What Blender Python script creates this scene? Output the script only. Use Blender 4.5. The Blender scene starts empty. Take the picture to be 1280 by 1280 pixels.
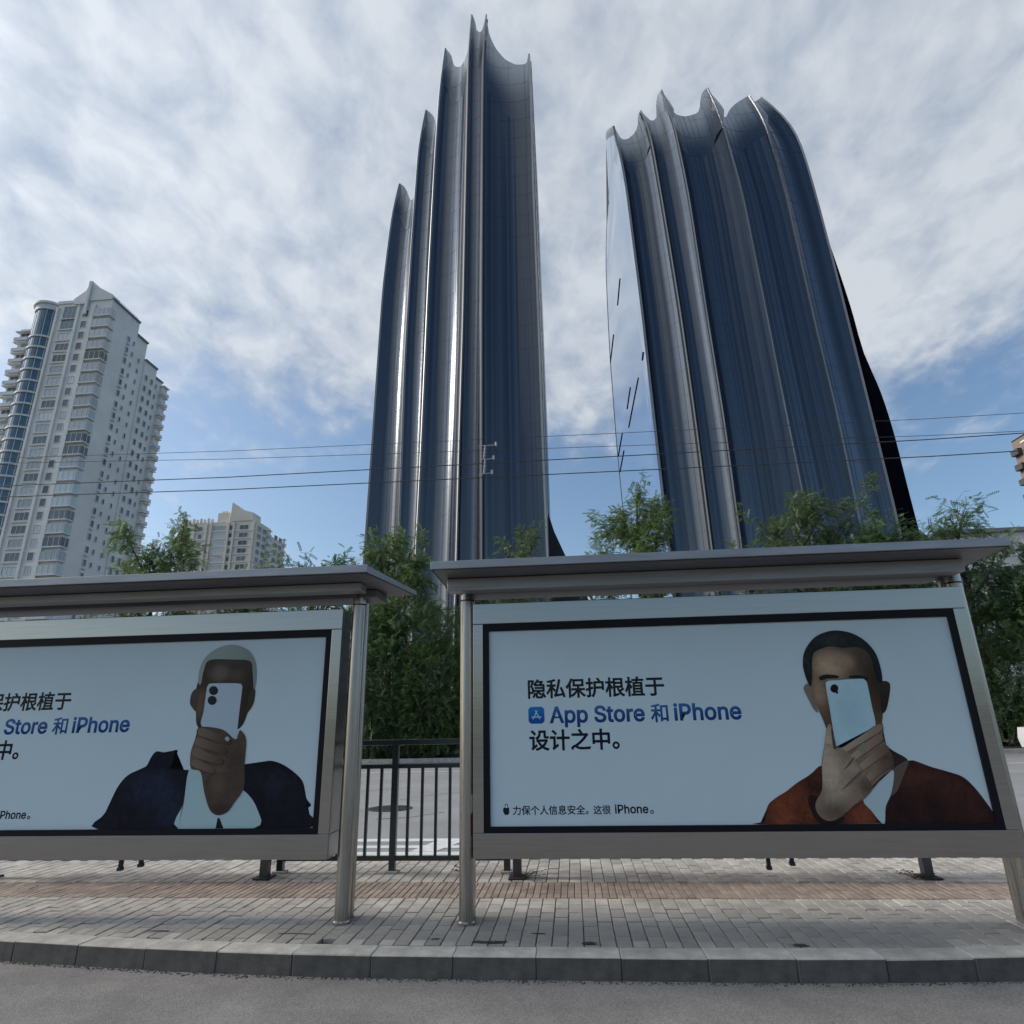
import bpy, bmesh, math, random
import numpy as np
from mathutils import Vector, Matrix

random.seed(7); rng = np.random.default_rng(7)
scene = bpy.context.scene
COL = scene.collection

# ------------------------------------------------------------------ camera
# street frame: x along the kerb, y away from the viewer, z up, pavement top = 0
HC = 1.335
FPX, PITCH, ROLL, YAW = 783.0, math.radians(18.28), math.radians(-1.22), math.radians(4.93)
def _axes():
    fwd = np.array([0, math.cos(PITCH), math.sin(PITCH)]); up = np.array([0, -math.sin(PITCH), math.cos(PITCH)])
    rt = np.array([1., 0, 0]); c, s = math.cos(ROLL), math.sin(ROLL)
    rt, up = c*rt + s*up, -s*rt + c*up
    c, s = math.cos(YAW), math.sin(YAW); Z = np.array([[c, -s, 0], [s, c, 0], [0, 0, 1]])
    return Z@rt, Z@up, Z@fwd
RT, UP, FW = _axes()
def ray(x, y): return FW + (x-640)/FPX*RT - (y-640)/FPX*UP
def at_y(x, y, Y):                       # pixel of the photo on the plane y = Y
    d = ray(x, y); p = d*(Y/d[1]); return np.array([p[0], p[1], p[2]+HC])
def at_z(x, y, Z):
    d = ray(x, y); p = d*((Z-HC)/d[2]); return np.array([p[0], p[1], Z])

cam = bpy.data.cameras.new('camera'); cam_o = bpy.data.objects.new('camera', cam); COL.objects.link(cam_o)
cam.sensor_width = 36; cam.sensor_fit = 'HORIZONTAL'; cam.lens = FPX/1280*36
cam.clip_start = 0.05; cam.clip_end = 20000
M = Matrix.Identity(4)
for i in range(3):
    M[i][0], M[i][1], M[i][2] = RT[i], UP[i], -FW[i]
M[2][3] = HC
cam_o.matrix_world = M
scene.camera = cam_o

# ------------------------------------------------------------------ sky, sun, exposure
SUN_DIR = Vector((-0.86, 0.02, 0.50)).normalized()          # towards the sun
world = bpy.data.worlds.new('World'); scene.world = world; world.use_nodes = True
def build_world():
    nt = world.node_tree; nt.nodes.clear(); L = nt.links.new
    def N(t, **k):
        n = nt.nodes.new(t)
        for a, b in k.items(): setattr(n, a, b)
        return n
    out = N('ShaderNodeOutputWorld'); bg = N('ShaderNodeBackground'); bg.inputs['Strength'].default_value = 0.1
    sky = N('ShaderNodeTexSky', sky_type='NISHITA'); sky.sun_disc = False
    sky.sun_elevation = math.asin(SUN_DIR.z); sky.sun_rotation = math.atan2(SUN_DIR.x, SUN_DIR.y)
    sky.altitude = 50; sky.air_density = 1.0; sky.dust_density = 2.2; sky.ozone_density = 1.5
    tc = N('ShaderNodeTexCoord'); sep = N('ShaderNodeSeparateXYZ'); L(tc.outputs['Generated'], sep.inputs[0])
    def math_(op, a, b=None, clamp=False):
        m = N('ShaderNodeMath', operation=op); m.use_clamp = clamp
        for i, v in enumerate((a, b)):
            if v is None: continue
            if hasattr(v, 'links'): L(v, m.inputs[i])
            else: m.inputs[i].default_value = v
        return m.outputs[0]
    zz = math_('ADD', math_('MAXIMUM', sep.outputs[2], 0.0), 0.26)
    cx = math_('DIVIDE', sep.outputs[0], zz); cy = math_('DIVIDE', sep.outputs[1], zz)
    cmb = N('ShaderNodeCombineXYZ'); L(cx, cmb.inputs[0]); L(cy, cmb.inputs[1])
    def noise(scale, detail, rough, off, dist=0.0, stretch=(1, 1, 1)):
        mp = N('ShaderNodeMapping'); mp.inputs['Location'].default_value = off; mp.inputs['Scale'].default_value = stretch
        mp.inputs['Rotation'].default_value = (0, 0, 0.6)
        L(cmb.outputs[0], mp.inputs[0]); n = N('ShaderNodeTexNoise'); n.inputs['Scale'].default_value = scale
        n.inputs['Detail'].default_value = detail; n.inputs['Roughness'].default_value = rough; n.inputs['Distortion'].default_value = dist
        L(mp.outputs[0], n.inputs['Vector']); return n.outputs['Fac']
    big = noise(1.2, 6, 0.58, (3.1, 1.7, 0)); fine = noise(13.0, 6, 0.56, (0.3, 5.2, 0), 0.25, (1, 0.75, 1)); mid = noise(3.4, 7, 0.6, (7.7, 2.3, 0), 0.3)
    # cover: a high thin cloud deck that thins out towards the horizon
    elev = N('ShaderNodeMapRange', interpolation_type='SMOOTHSTEP'); L(sep.outputs[2], elev.inputs[0])
    for i, v in ((1, 0.28), (2, 0.58), (3, -0.27), (4, 0.18)): elev.inputs[i].default_value = v
    dens = math_('ADD', math_('ADD', math_('MULTIPLY', big, 0.62), math_('MULTIPLY', mid, 0.42)), math_('ADD', math_('MULTIPLY', fine, 0.34), elev.outputs[0]))
    # the deck ends overhead: the tower glass mirrors clear blue sky on the viewer's side
    ed = N('ShaderNodeVectorMath', operation='DOT_PRODUCT'); L(tc.outputs['Generated'], ed.inputs[0]); ed.inputs[1].default_value = (0.72, -0.69, 0)
    edge = N('ShaderNodeMapRange', interpolation_type='SMOOTHSTEP'); L(ed.outputs['Value'], edge.inputs[0])
    for i, v in ((1, 0.25), (2, 0.62), (3, 0.0), (4, -0.45)): edge.inputs[i].default_value = v
    dens = math_('ADD', dens, edge.outputs[0])
    cov = N('ShaderNodeMapRange', interpolation_type='SMOOTHSTEP'); L(dens, cov.inputs[0])
    for i, v in ((1, 0.50), (2, 0.80), (3, 0.0), (4, 1.0)): cov.inputs[i].default_value = v
    # cloud body: pale bright lumps and bluish grey bases
    tone = math_('ADD', math_('MULTIPLY', fine, 0.50), math_('ADD', math_('MULTIPLY', mid, 0.32), math_('MULTIPLY', big, 0.25)))
    ramp = N('ShaderNodeValToRGB'); L(tone, ramp.inputs[0]); el = ramp.color_ramp.elements
    el[0].position = 0.40; el[0].color = (3.0, 3.6, 4.5, 1); el[1].position = 0.62; el[1].color = (5.5, 5.85, 6.3, 1)
    dt = N('ShaderNodeVectorMath', operation='DOT_PRODUCT'); L(tc.outputs['Generated'], dt.inputs[0]); dt.inputs[1].default_value = tuple(SUN_DIR)
    gl = N('ShaderNodeMapRange', interpolation_type='SMOOTHSTEP'); L(dt.outputs['Value'], gl.inputs[0])
    for i, v in ((1, 0.35), (2, 1.0), (3, 0.90), (4, 1.16)): gl.inputs[i].default_value = v
    au = N('ShaderNodeMapRange', interpolation_type='SMOOTHSTEP'); L(dt.outputs['Value'], au.inputs[0])      # aureole of the veiled sun
    for i, v in ((1, 0.84), (2, 1.0), (3, 1.0), (4, 4.0)): au.inputs[i].default_value = v
    lit = N('ShaderNodeVectorMath', operation='SCALE'); L(ramp.outputs[0], lit.inputs[0]); L(math_('MULTIPLY', gl.outputs[0], au.outputs[0]), lit.inputs['Scale'])
    mix = N('ShaderNodeMix', data_type='RGBA'); L(math_('MULTIPLY', cov.outputs[0], 0.94), mix.inputs[0])
    tint = N('ShaderNodeMix', data_type='RGBA', blend_type='MULTIPLY'); tint.inputs[0].default_value = 1
    L(sky.outputs[0], tint.inputs[6]); tint.inputs[7].default_value = (1.03, 1.13, 1.17, 1)
    L(tint.outputs[2], mix.inputs[6]); L(lit.outputs[0], mix.inputs[7])
    L(mix.outputs[2], bg.inputs['Color']); L(bg.outputs[0], out.inputs[0])
build_world()
sl = bpy.data.lights.new('sun', 'SUN'); sl.energy = 2.0; sl.angle = math.radians(10); sl.color = (1.0, 0.94, 0.86)
so = bpy.data.objects.new('sun', sl); COL.objects.link(so); so.location = (-40, 20, 60)
so.rotation_euler = SUN_DIR.to_track_quat('Z', 'Y').to_euler()
vs = scene.view_settings; vs.view_transform = 'Standard'; vs.look = 'None'; vs.exposure = 0.42; vs.gamma = 1.0; vs.use_curve_mapping = False
scene.cycles.max_bounces = 8; scene.cycles.transparent_max_bounces = 12; scene.cycles.caustics_reflective = False; scene.cycles.caustics_refractive = False

# ------------------------------------------------------------------ materials
MATS = {}
def mat(name, color, rough=0.6, metal=0.0, var=0.0, vscale=8.0, bump=0.0, bscale=40.0, stretch=(1, 1, 1), island=0.0,
        coat=0.0, ior=None, spec=None, color2=None, rvar=0.0, sheet=False, obj_rand=0.0):
    if name in MATS: return MATS[name]
    m = bpy.data.materials.new(name); m.use_nodes = True; MATS[name] = m
    nt = m.node_tree; L = nt.links.new; p = nt.nodes['Principled BSDF']
    p.inputs['Roughness'].default_value = rough; p.inputs['Metallic'].default_value = metal
    if coat: p.inputs['Coat Weight'].default_value = coat; p.inputs['Coat Roughness'].default_value = 0.08
    if ior: p.inputs['IOR'].default_value = ior
    if spec is not None: p.inputs['Specular IOR Level'].default_value = spec
    tc = nt.nodes.new('ShaderNodeTexCoord'); mp = nt.nodes.new('ShaderNodeMapping'); mp.inputs['Scale'].default_value = stretch
    L(tc.outputs['Object'], mp.inputs[0])
    c1 = tuple(color)+(1,)
    sock = None
    if var or color2:
        n = nt.nodes.new('ShaderNodeTexNoise'); n.inputs['Scale'].default_value = vscale; n.inputs['Detail'].default_value = 7; n.inputs['Roughness'].default_value = 0.65
        L(mp.outputs[0], n.inputs['Vector'])
        r = nt.nodes.new('ShaderNodeValToRGB'); L(n.outputs['Fac'], r.inputs[0])
        r.color_ramp.elements[0].position = 0.3; r.color_ramp.elements[1].position = 0.7
        a = color2 if color2 else tuple(c*(1-var) for c in color); b = color if color2 else tuple(min(1, c*(1+var)) for c in color)
        r.color_ramp.elements[0].color = tuple(a)+(1,); r.color_ramp.elements[1].color = tuple(b)+(1,)
        sock = r.outputs[0]
        if rvar:
            mr = nt.nodes.new('ShaderNodeMapRange'); L(n.outputs['Fac'], mr.inputs[0])
            mr.inputs[1].default_value = 0.3; mr.inputs[2].default_value = 0.7; mr.inputs[3].default_value = max(0.02, rough-rvar); mr.inputs[4].default_value = rough+rvar
            L(mr.outputs[0], p.inputs['Roughness'])
    for amt, kind in ((island, 'ShaderNodeNewGeometry'), (obj_rand, 'ShaderNodeObjectInfo')):
        if amt:
            g = nt.nodes.new(kind); mr = nt.nodes.new('ShaderNodeMapRange')
            L(g.outputs['Random Per Island' if kind.endswith('Geometry') else 'Random'], mr.inputs[0]); mr.inputs[3].default_value = 1-amt; mr.inputs[4].default_value = 1+amt
            mx = nt.nodes.new('ShaderNodeVectorMath'); mx.operation = 'SCALE'; L(mr.outputs[0], mx.inputs['Scale'])
            if sock: L(sock, mx.inputs[0])
            else: mx.inputs[0].default_value = color
            sock = mx.outputs[0]
    if sock: L(sock, p.inputs['Base Color'])
    else: p.inputs['Base Color'].default_value = c1
    if bump:
        n2 = nt.nodes.new('ShaderNodeTexNoise'); n2.inputs['Scale'].default_value = bscale; n2.inputs['Detail'].default_value = 5
        L(mp.outputs[0], n2.inputs['Vector']); b_ = nt.nodes.new('ShaderNodeBump'); b_.inputs['Strength'].default_value = bump; b_.inputs['Distance'].default_value = 0.01
        L(n2.outputs['Fac'], b_.inputs['Height']); L(b_.outputs[0], p.inputs['Normal'])
    return m

def glass_sheet(name, tint, rough=0.03, through=0.6, ior=1.5):
    if name in MATS: return MATS[name]
    m = bpy.data.materials.new(name); m.use_nodes = True; MATS[name] = m
    nt = m.node_tree; L = nt.links.new; nt.nodes.clear()
    out = nt.nodes.new('ShaderNodeOutputMaterial'); p = nt.nodes.new('ShaderNodeBsdfPrincipled'); p.inputs['Base Color'].default_value = tuple(tint)+(1,)
    p.inputs['Roughness'].default_value = rough; p.inputs['IOR'].default_value = ior
    t = nt.nodes.new('ShaderNodeBsdfTransparent'); mx = nt.nodes.new('ShaderNodeMixShader'); mx.inputs[0].default_value = through
    L(p.outputs[0], mx.inputs[1]); L(t.outputs[0], mx.inputs[2]); L(mx.outputs[0], out.inputs[0])
    return m
def pane_mat(name, rough=0.02):
    if name in MATS: return MATS[name]
    m = bpy.data.materials.new(name); m.use_nodes = True; MATS[name] = m
    nt = m.node_tree; L = nt.links.new; nt.nodes.clear()
    out = nt.nodes.new('ShaderNodeOutputMaterial'); g = nt.nodes.new('ShaderNodeBsdfGlossy'); g.inputs['Roughness'].default_value = rough
    t = nt.nodes.new('ShaderNodeBsdfTransparent'); t.inputs[0].default_value = (0.93, 0.965, 0.975, 1)
    mx = nt.nodes.new('ShaderNodeMixShader'); mx.inputs[0].default_value = 0.008; L(t.outputs[0], mx.inputs[1]); L(g.outputs[0], mx.inputs[2]); L(mx.outputs[0], out.inputs[0])
    return m

# ------------------------------------------------------------------ mesh helpers
ORG = {}
def setp(o, label=None, cat=None, group=None, kind=None):
    for k, v in (('label', label), ('category', cat), ('group', group), ('kind', kind)):
        if v: o[k] = v
    return o
def thing(name, label, cat, loc, group=None):
    o = bpy.data.objects.new(name, None); o.empty_display_size = 0.3; COL.objects.link(o); o.location = loc
    ORG[o] = Vector(loc); return setp(o, label, cat, group)
def link(name, me, parent=None, loc=None):
    o = bpy.data.objects.new(name, me); COL.objects.link(o)
    org = ORG[parent] if parent else Vector((0, 0, 0))
    o.parent = parent
    if loc is None: ORG[o] = org
    else:
        o.location = Vector(loc)-org; ORG[o] = Vector(loc)
    return o
class MB:
    def __init__(s): s.v, s.f, s.m = [], [], []
    def add(s, vs, fs, mi=0):
        k = len(s.v); s.v += [tuple(map(float, q)) for q in vs]; s.f += [tuple(i+k for i in f) for f in fs]; s.m += [mi]*len(fs); return s
    def box(s, a, b, mi=0):
        x0, y0, z0 = a; x1, y1, z1 = b
        return s.add([(x0, y0, z0), (x1, y0, z0), (x1, y1, z0), (x0, y1, z0), (x0, y0, z1), (x1, y0, z1), (x1, y1, z1), (x0, y1, z1)],
                     [(0, 3, 2, 1), (4, 5, 6, 7), (0, 1, 5, 4), (1, 2, 6, 5), (2, 3, 7, 6), (3, 0, 4, 7)], mi)
    def bbox(s, a, b, e=0.008, mi=0):                # box with chamfered edges
        bm = bmesh.new(); bmesh.ops.create_cube(bm, size=1)
        for v in bm.verts: v.co = Vector([(a[i]+b[i])/2+v.co[i]*(b[i]-a[i]) for i in range(3)])
        bmesh.ops.bevel(bm, geom=list(bm.edges), offset=e, segments=2, affect='EDGES', profile=0.6)
        bm.verts.index_update(); s.add([v.co for v in bm.verts], [[v.index for v in f.verts] for f in bm.faces], mi); bm.free(); return s
    def tube(s, pts, r, n=10, cap=True, mi=0):
        pts = [Vector(p) for p in pts]; rr = r if hasattr(r, '__len__') else [r]*len(pts); rings = []
        for i, p in enumerate(pts):
            d = (pts[min(i+1, len(pts)-1)]-pts[max(i-1, 0)]).normalized()
            a = d.orthogonal() if i == 0 else (pa - d*pa.dot(d)); a.normalize(); pa = a; b = d.cross(a)
            rings.append([p+(a*math.cos(t)+b*math.sin(t))*rr[i] for t in (2*math.pi*k/n for k in range(n))])
        k0 = 0; vs = [q for r_ in rings for q in r_]; fs = []
        for i in range(len(rings)-1):
            for k in range(n): fs.append((i*n+k, i*n+(k+1) % n, (i+1)*n+(k+1) % n, (i+1)*n+k))
        if cap: fs += [tuple(range(n-1, -1, -1)), tuple((len(rings)-1)*n+k for k in range(n))]
        return s.add(vs, fs, mi)
    def prism(s, poly, y0, y1, mi=0):                 # polygon in xz, extruded along y
        n = len(poly); vs = [(p[0], y0, p[1]) for p in poly]+[(p[0], y1, p[1]) for p in poly]
        return s.add(vs, [tuple(range(n)), tuple(range(2*n-1, n-1, -1))]+[(i, i+n, (i+1) % n+n, (i+1) % n) for i in range(n)], mi)
    def mesh(s, name, mats, org=(0, 0, 0), smooth=False):
        me = bpy.data.meshes.new(name); ox, oy, oz = org
        me.from_pydata([(a-ox, b-oy, c-oz) for a, b, c in s.v], [], s.f); me.update()
        for m_ in (mats if isinstance(mats, (list, tuple)) else [mats]): me.materials.append(m_)
        if len(me.materials) > 1: me.polygons.foreach_set('material_index', s.m)
        if smooth: me.polygons.foreach_set('use_smooth', [True]*len(s.f))
        return me
    def build(s, name, mats, parent=None, smooth=False, kind=None):
        org = ORG[parent] if parent else (0, 0, 0)
        o = link(name, s.mesh(name, mats, org, smooth), parent)
        if smooth:
            bm = bmesh.new(); bm.from_mesh(o.data)
            for e in bm.edges: e.smooth = (len(e.link_faces) == 2 and e.calc_face_angle(0) < math.radians(40))
            bm.to_mesh(o.data); bm.free()
        if kind: o['kind'] = kind
        return o
def copy_of(o, parent, offset, label=None):
    c = o.copy(); COL.objects.link(c); c.parent = parent
    if parent: ORG[c] = ORG[parent]
    c.location = Vector(o.location)+Vector(offset); return c

# ------------------------------------------------------------------ ground, roads, kerbs, pavement
asphalt = mat('asphalt', (0.205, 0.19, 0.178), 0.85, var=0.22, vscale=2.2, bump=0.6, bscale=160, color2=None)
def asphalt_detail(m):
    nt = m.node_tree; L = nt.links.new; p = nt.nodes['Principled BSDF']; src = p.inputs['Base Color'].links[0].from_socket
    tc = nt.nodes.new('ShaderNodeTexCoord'); v = nt.nodes.new('ShaderNodeTexVoronoi'); v.inputs['Scale'].default_value = 130; L(tc.outputs['Object'], v.inputs['Vector'])
    r = nt.nodes.new('ShaderNodeMapRange'); L(v.outputs['Color'], r.inputs[0]); r.inputs[3].default_value = 0.72; r.inputs[4].default_value = 1.3
    mx = nt.nodes.new('ShaderNodeVectorMath'); mx.operation = 'SCALE'; L(src, mx.inputs[0]); L(r.outputs[0], mx.inputs['Scale']); L(mx.outputs[0], p.inputs['Base Color'])
asphalt_detail(asphalt)
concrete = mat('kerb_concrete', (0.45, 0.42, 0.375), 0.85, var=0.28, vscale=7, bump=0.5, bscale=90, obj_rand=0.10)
kerb_face = mat('kerb_face_shaded', (0.095, 0.088, 0.082), 0.9, var=0.35, vscale=9, bump=0.5, bscale=90, obj_rand=0.12)  # shade on the road-side face, put into its colour
def sheet(name, x0, x1, y0, y1, z, m, kind='structure', parent=None):
    o = MB().add([(x0, y0, z), (x1, y0, z), (x1, y1, z), (x0, y1, z)], [(0, 1, 2, 3)]).build(name, m, parent); 
    if kind: o['kind'] = kind
    return o
ground_m = mat('ground_soil', (0.10, 0.105, 0.085), 0.95, var=0.3, vscale=0.3, bump=0.3, bscale=6)
sheet('ground', -6000, 6000, -6000, 6000, -0.16, ground_m)
sheet('near_road', -300, 300, -14, 4.85, -0.118, asphalt)
far_asphalt = mat('far_asphalt', (0.255, 0.25, 0.245), .85, var=.15, vscale=.7, bump=.4, bscale=120)
sheet('far_road', -300, 300, 7.30, 24.7, -0.145, far_asphalt)

# near kerb: stone by stone, bending gently away at both ends of the bay
def kerb_off(x): return .20*min(1.6, max(0, -x-1.3)/2.5)**1.6 + .08*min(1.5, max(0, x-.7)/1.8)**2
kerb = bpy.data.objects.new('kerb', None); COL.objects.link(kerb); kerb['kind'] = 'structure'; kerb.location = (0, 4.33, -0.15); ORG[kerb] = Vector((0, 4.33, -0.15))
ks = []
for k in range(3):
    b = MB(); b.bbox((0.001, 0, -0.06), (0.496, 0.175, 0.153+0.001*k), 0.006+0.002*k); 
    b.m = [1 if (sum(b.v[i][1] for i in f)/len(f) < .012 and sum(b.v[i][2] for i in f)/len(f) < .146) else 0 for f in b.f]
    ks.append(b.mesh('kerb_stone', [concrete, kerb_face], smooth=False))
for i in range(-12, 12):
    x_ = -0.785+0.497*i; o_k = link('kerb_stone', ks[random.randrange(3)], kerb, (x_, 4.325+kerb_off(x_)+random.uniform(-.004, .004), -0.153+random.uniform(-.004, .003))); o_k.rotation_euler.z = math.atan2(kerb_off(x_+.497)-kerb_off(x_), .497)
bk = MB()
bk.bbox((-12, 7.12, -0.2), (12, 7.30, -0.004), 0.012); o = bk.build('rear_kerb', concrete); o['kind'] = 'structure'
fk = MB(); fk.bbox((-120, 24.7, -0.2), (120, 24.9, 0.0), 0.015); o = fk.build('far_kerb', concrete); o['kind'] = 'structure'
joint_m = mat('joint_sand', (0.11, 0.10, 0.09), 0.95, var=0.3, vscale=30)
pav = MB(); pav.box((-12, 4.82, -0.2), (12, 7.13, -0.018)); pav.box((-1.4, 4.50, -0.2), (1.2, 4.819, -0.018)); pavement = pav.build('pavement', joint_m); pavement['kind'] = 'structure'
paver_m = mat('grey_paver', (0.37, 0.335, 0.295), 0.85, var=0.34, vscale=2.5, bump=0.4, bscale=120, island=0.09, obj_rand=0.08)
red_m = mat('terracotta_paver', (0.29, 0.225, 0.18), 0.85, var=0.30, vscale=3, bump=0.4, bscale=120, island=0.15)
pm = []
for k in range(4):
    b = MB(); b.bbox((0.002+0.001*(k % 2), 0.005, -0.05), (0.097, 0.193, 0.0), 0.005); pm.append(b.mesh('paver', paver_m))
rest, red = MB(), MB()
def paver_box(mb, x0, y0, x1, y1, z):
    e = 0.004
    vs = [(x0, y0, -0.05), (x1, y0, -0.05), (x1, y1, -0.05), (x0, y1, -0.05), (x0, y0, z-e), (x1, y0, z-e), (x1, y1, z-e), (x0, y1, z-e), (x0+e, y0+e, z), (x1-e, y0+e, z), (x1-e, y1-e, z), (x0+e, y1-e, z)]
    mb.add(vs, [(0, 1, 5, 4), (1, 2, 6, 5), (2, 3, 7, 6), (3, 0, 4, 7), (4, 5, 9, 8), (5, 6, 10, 9), (6, 7, 11, 10), (7, 4, 8, 11), (8, 9, 10, 11)])
for i in range(-75, 60):                            # cut pieces that follow the bend of the kerb
    x = .1*i; e0 = 4.325+kerb_off(x+.05)+.18
    if kerb_off(x) < .015: continue
    ys = [4.515+.2*r+(.1 if i % 2 else 0) for r in range(8)]; y1 = next(q for q in ys if q >= 4.325+kerb_off(x+.05)+.165)
    if y1-e0 > .02: paver_box(rest, x+.003, e0, x+.097, y1-.004, random.uniform(-.003, .001))
for r in range(13):
    y = 4.515+0.2*r
    for i in range(-75, 60):
        x = 0.1*i; yy = y + (0.1 if i % 2 else 0.0)
        z = random.uniform(-.0035, .0015)
        if yy < 4.325+kerb_off(x+.05)+.165 or yy+0.2 > 7.12 or (yy+.2 > 5.59 and yy < 6.05): continue
        if yy < 5.2 and -4.4 < x < 2.75 and r < 4:
            o = link('paver', pm[random.randrange(4)], pavement, (x, yy, z)); o.rotation_euler = (random.uniform(-.012, .012), random.uniform(-.02, .02), random.uniform(-.012, .012))
        else: paver_box(rest, x+.003, yy+.006, x+.097, yy+.194, z)
for i in range(-76, 60, 2):                         # half pieces along the kerb and beside the strip
    if kerb_off(.1*i) < .015: paver_box(rest, 0.1*i+.103, 4.515, 0.1*i+.197, 4.611, random.uniform(-.003, .001))
    paver_box(rest, 0.1*i+.003, 5.518, 0.1*i+.097, 5.59, random.uniform(-.003, .001)); paver_box(rest, 0.1*i+.103, 5.418, 0.1*i+.197, 5.59, random.uniform(-.003, .001)); paver_box(rest, 0.1*i+.103, 6.1, 0.1*i+.197, 6.212, random.uniform(-.003, .001))
for i in range(-140, 110):
    for j in range(4):
        paver_box(red, 0.055*i+.002, 5.595+.125*j+.002, 0.055*i+.053, 5.595+.125*j+.122, random.uniform(-.001, .003))
setp(rest.build('distant_pavers', paver_m, pavement), kind='stuff'); setp(red.build('tactile_strip', red_m, pavement), kind='stuff')
# stains and litter of dark grit on the pavers by the kerb
grit_m = mat('dark_grit', (0.045, 0.04, 0.035), 0.95, var=0.3, vscale=60)
gr = MB()
for (cx, cy, rx, ry) in ((-.62, 4.565, .085, .030), (-.52, 4.575, .05, .018), (0.03, 4.56, .055, .026), (-.30, 4.735, .05, .012), (1.30, 4.555, .05, .022), (-1.92, 4.70, .12, .010), (-.95, 4.62, .03, .010), (-2.9, 4.74, .09, .010)):
    n = 22; ring = []
    for k in range(n):
        a_ = 2*math.pi*k/n; f_ = random.uniform(.65, 1.15); ring.append((cx+rx*f_*math.copysign(abs(math.cos(a_))**.6, math.cos(a_)), cy+ry*f_*math.copysign(abs(math.sin(a_))**.6, math.sin(a_)), .0025))
    gr.add(ring+[(cx, cy, .006)], [(k, (k+1) % n, n) for k in range(n)])
    for _ in range(12):
        x = cx+random.gauss(0, rx*.9); y = cy+random.gauss(0, ry*.9); s_ = random.uniform(.002, .005)
        gr.add([(x-s_, y-s_, .001), (x+s_, y-s_*.7, .001), (x+s_*.6, y+s_, .001), (x, y, .001+s_*.8)], [(0, 1, 3), (1, 2, 3), (2, 0, 3)])
for _ in range(1500):
    x = random.uniform(-4.6, 3.2); y = 4.320+kerb_off(x)-abs(random.gauss(0, .022)); s_ = random.uniform(.002, .007)
    gr.add([(x-s_, y-s_, -.1175), (x+s_, y-s_*.7, -.1175), (x+s_*.6, y+s_, -.1175), (x, y, -.1175+s_*.7)], [(0, 1, 3), (1, 2, 3), (2, 0, 3)])
setp(gr.build('grit', grit_m), 'dark grit and dead leaves caught along the near kerb', 'grit', kind='stuff')

# painted lines, manhole, patch joints on the far road
paint = mat('road_paint', (0.62, 0.62, 0.60), 0.7, var=0.18, vscale=9)
for (y0, y1, nm) in ((8.02, 8.19, 0), (8.42, 8.60, 0), (8.86, 9.06, 0), (20.3, 20.45, 0)):
    sheet('lane_marking', -40, 40, y0, y1, -0.141, paint)
mk = MB(); mk.add([(-2.02, 8.2, -.1405), (-1.72, 8.2, -.1405), (-1.48, 8.86, -.1405), (-1.85, 8.86, -.1405)], [(0, 1, 2, 3)]); setp(mk.build('chevron_marking', paint), kind='structure')
iron = mat('cast_iron', (0.055, 0.055, 0.055), 0.6, metal=0.4, var=0.3, vscale=20, bump=0.6, bscale=40)
mhp = at_z(487, 1011, -0.145)
mh = MB(); mh.tube([(mhp[0], mhp[1], -.145), (mhp[0], mhp[1], -.132)], .40, 32); 
mho = mh.build('manhole_cover', iron); setp(mho, 'round dark iron manhole cover in the road behind the railing', 'manhole cover')
rb = MB()
for k in range(-3, 4): rb.box((mhp[0]-.3, mhp[1]+k*.09-.012, -.132), (mhp[0]+.3, mhp[1]+k*.09+.012, -.128))
ORG[mho] = Vector((0, 0, 0)); rb.build('tread_rib', iron, mho)
tar = mat('tar_joint', (0.045, 0.045, 0.048), 0.7)
for pl in ([(470, 1024), (510, 1022), (555, 1015)], [(500, 1000), (530, 995), (580, 990)], [(300, 1010), (440, 990), (500, 985)]):
    P = [at_z(x, y, -.1405) for x, y in pl]; q = MB()
    for a, b in zip(P[:-1], P[1:]): q.add([a, b, b+np.array([0, .035, 0]), a+np.array([0, .035, 0])], [(0, 1, 2, 3)])
    setp(q.build('tar_seam', tar), kind='structure')
verge = sheet('far_verge', -120, 120, 24.9, 70, -0.02, mat('verge_soil', (0.075, 0.07, 0.05), 0.95, var=0.4, vscale=1.2, bump=0.5, bscale=12))

# ------------------------------------------------------------------ bus shelters and light boxes
steel = mat('brushed_steel', (0.37, 0.36, 0.355), 0.18, metal=1.0, var=0.12, vscale=3, stretch=(0.6, 3, 25), bump=0.015, bscale=30, rvar=0.05)
post_steel = mat('post_steel', (0.36, 0.345, 0.33), 0.30, metal=1.0, var=0.15, vscale=4, stretch=(14, 14, 0.5), bump=0.05, bscale=30, rvar=0.07)
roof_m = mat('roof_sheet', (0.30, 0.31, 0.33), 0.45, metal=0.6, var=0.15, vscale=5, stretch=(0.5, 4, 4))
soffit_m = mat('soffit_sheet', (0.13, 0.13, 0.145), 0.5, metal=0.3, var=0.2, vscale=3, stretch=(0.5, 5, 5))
black = mat('black_bezel', (0.008, 0.008, 0.012), 0.4, spec=.15)
rubber = mat('black_rubber', (0.02, 0.02, 0.022), 0.6)
white_print = mat('poster_paper', (0.76, 0.79, 0.83), 0.55, var=0.03, vscale=1.2, spec=.1)
pane_m = pane_mat('poster_pane')
YP = 4.915; ZB, ZT = -0.766+HC, 0.710+HC           # opening of the boxes
beam_m = mat('beam_sheet', (0.30, 0.295, 0.30), 0.42, metal=.7, var=.2, vscale=3, stretch=(.4, 4, 6))
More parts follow.
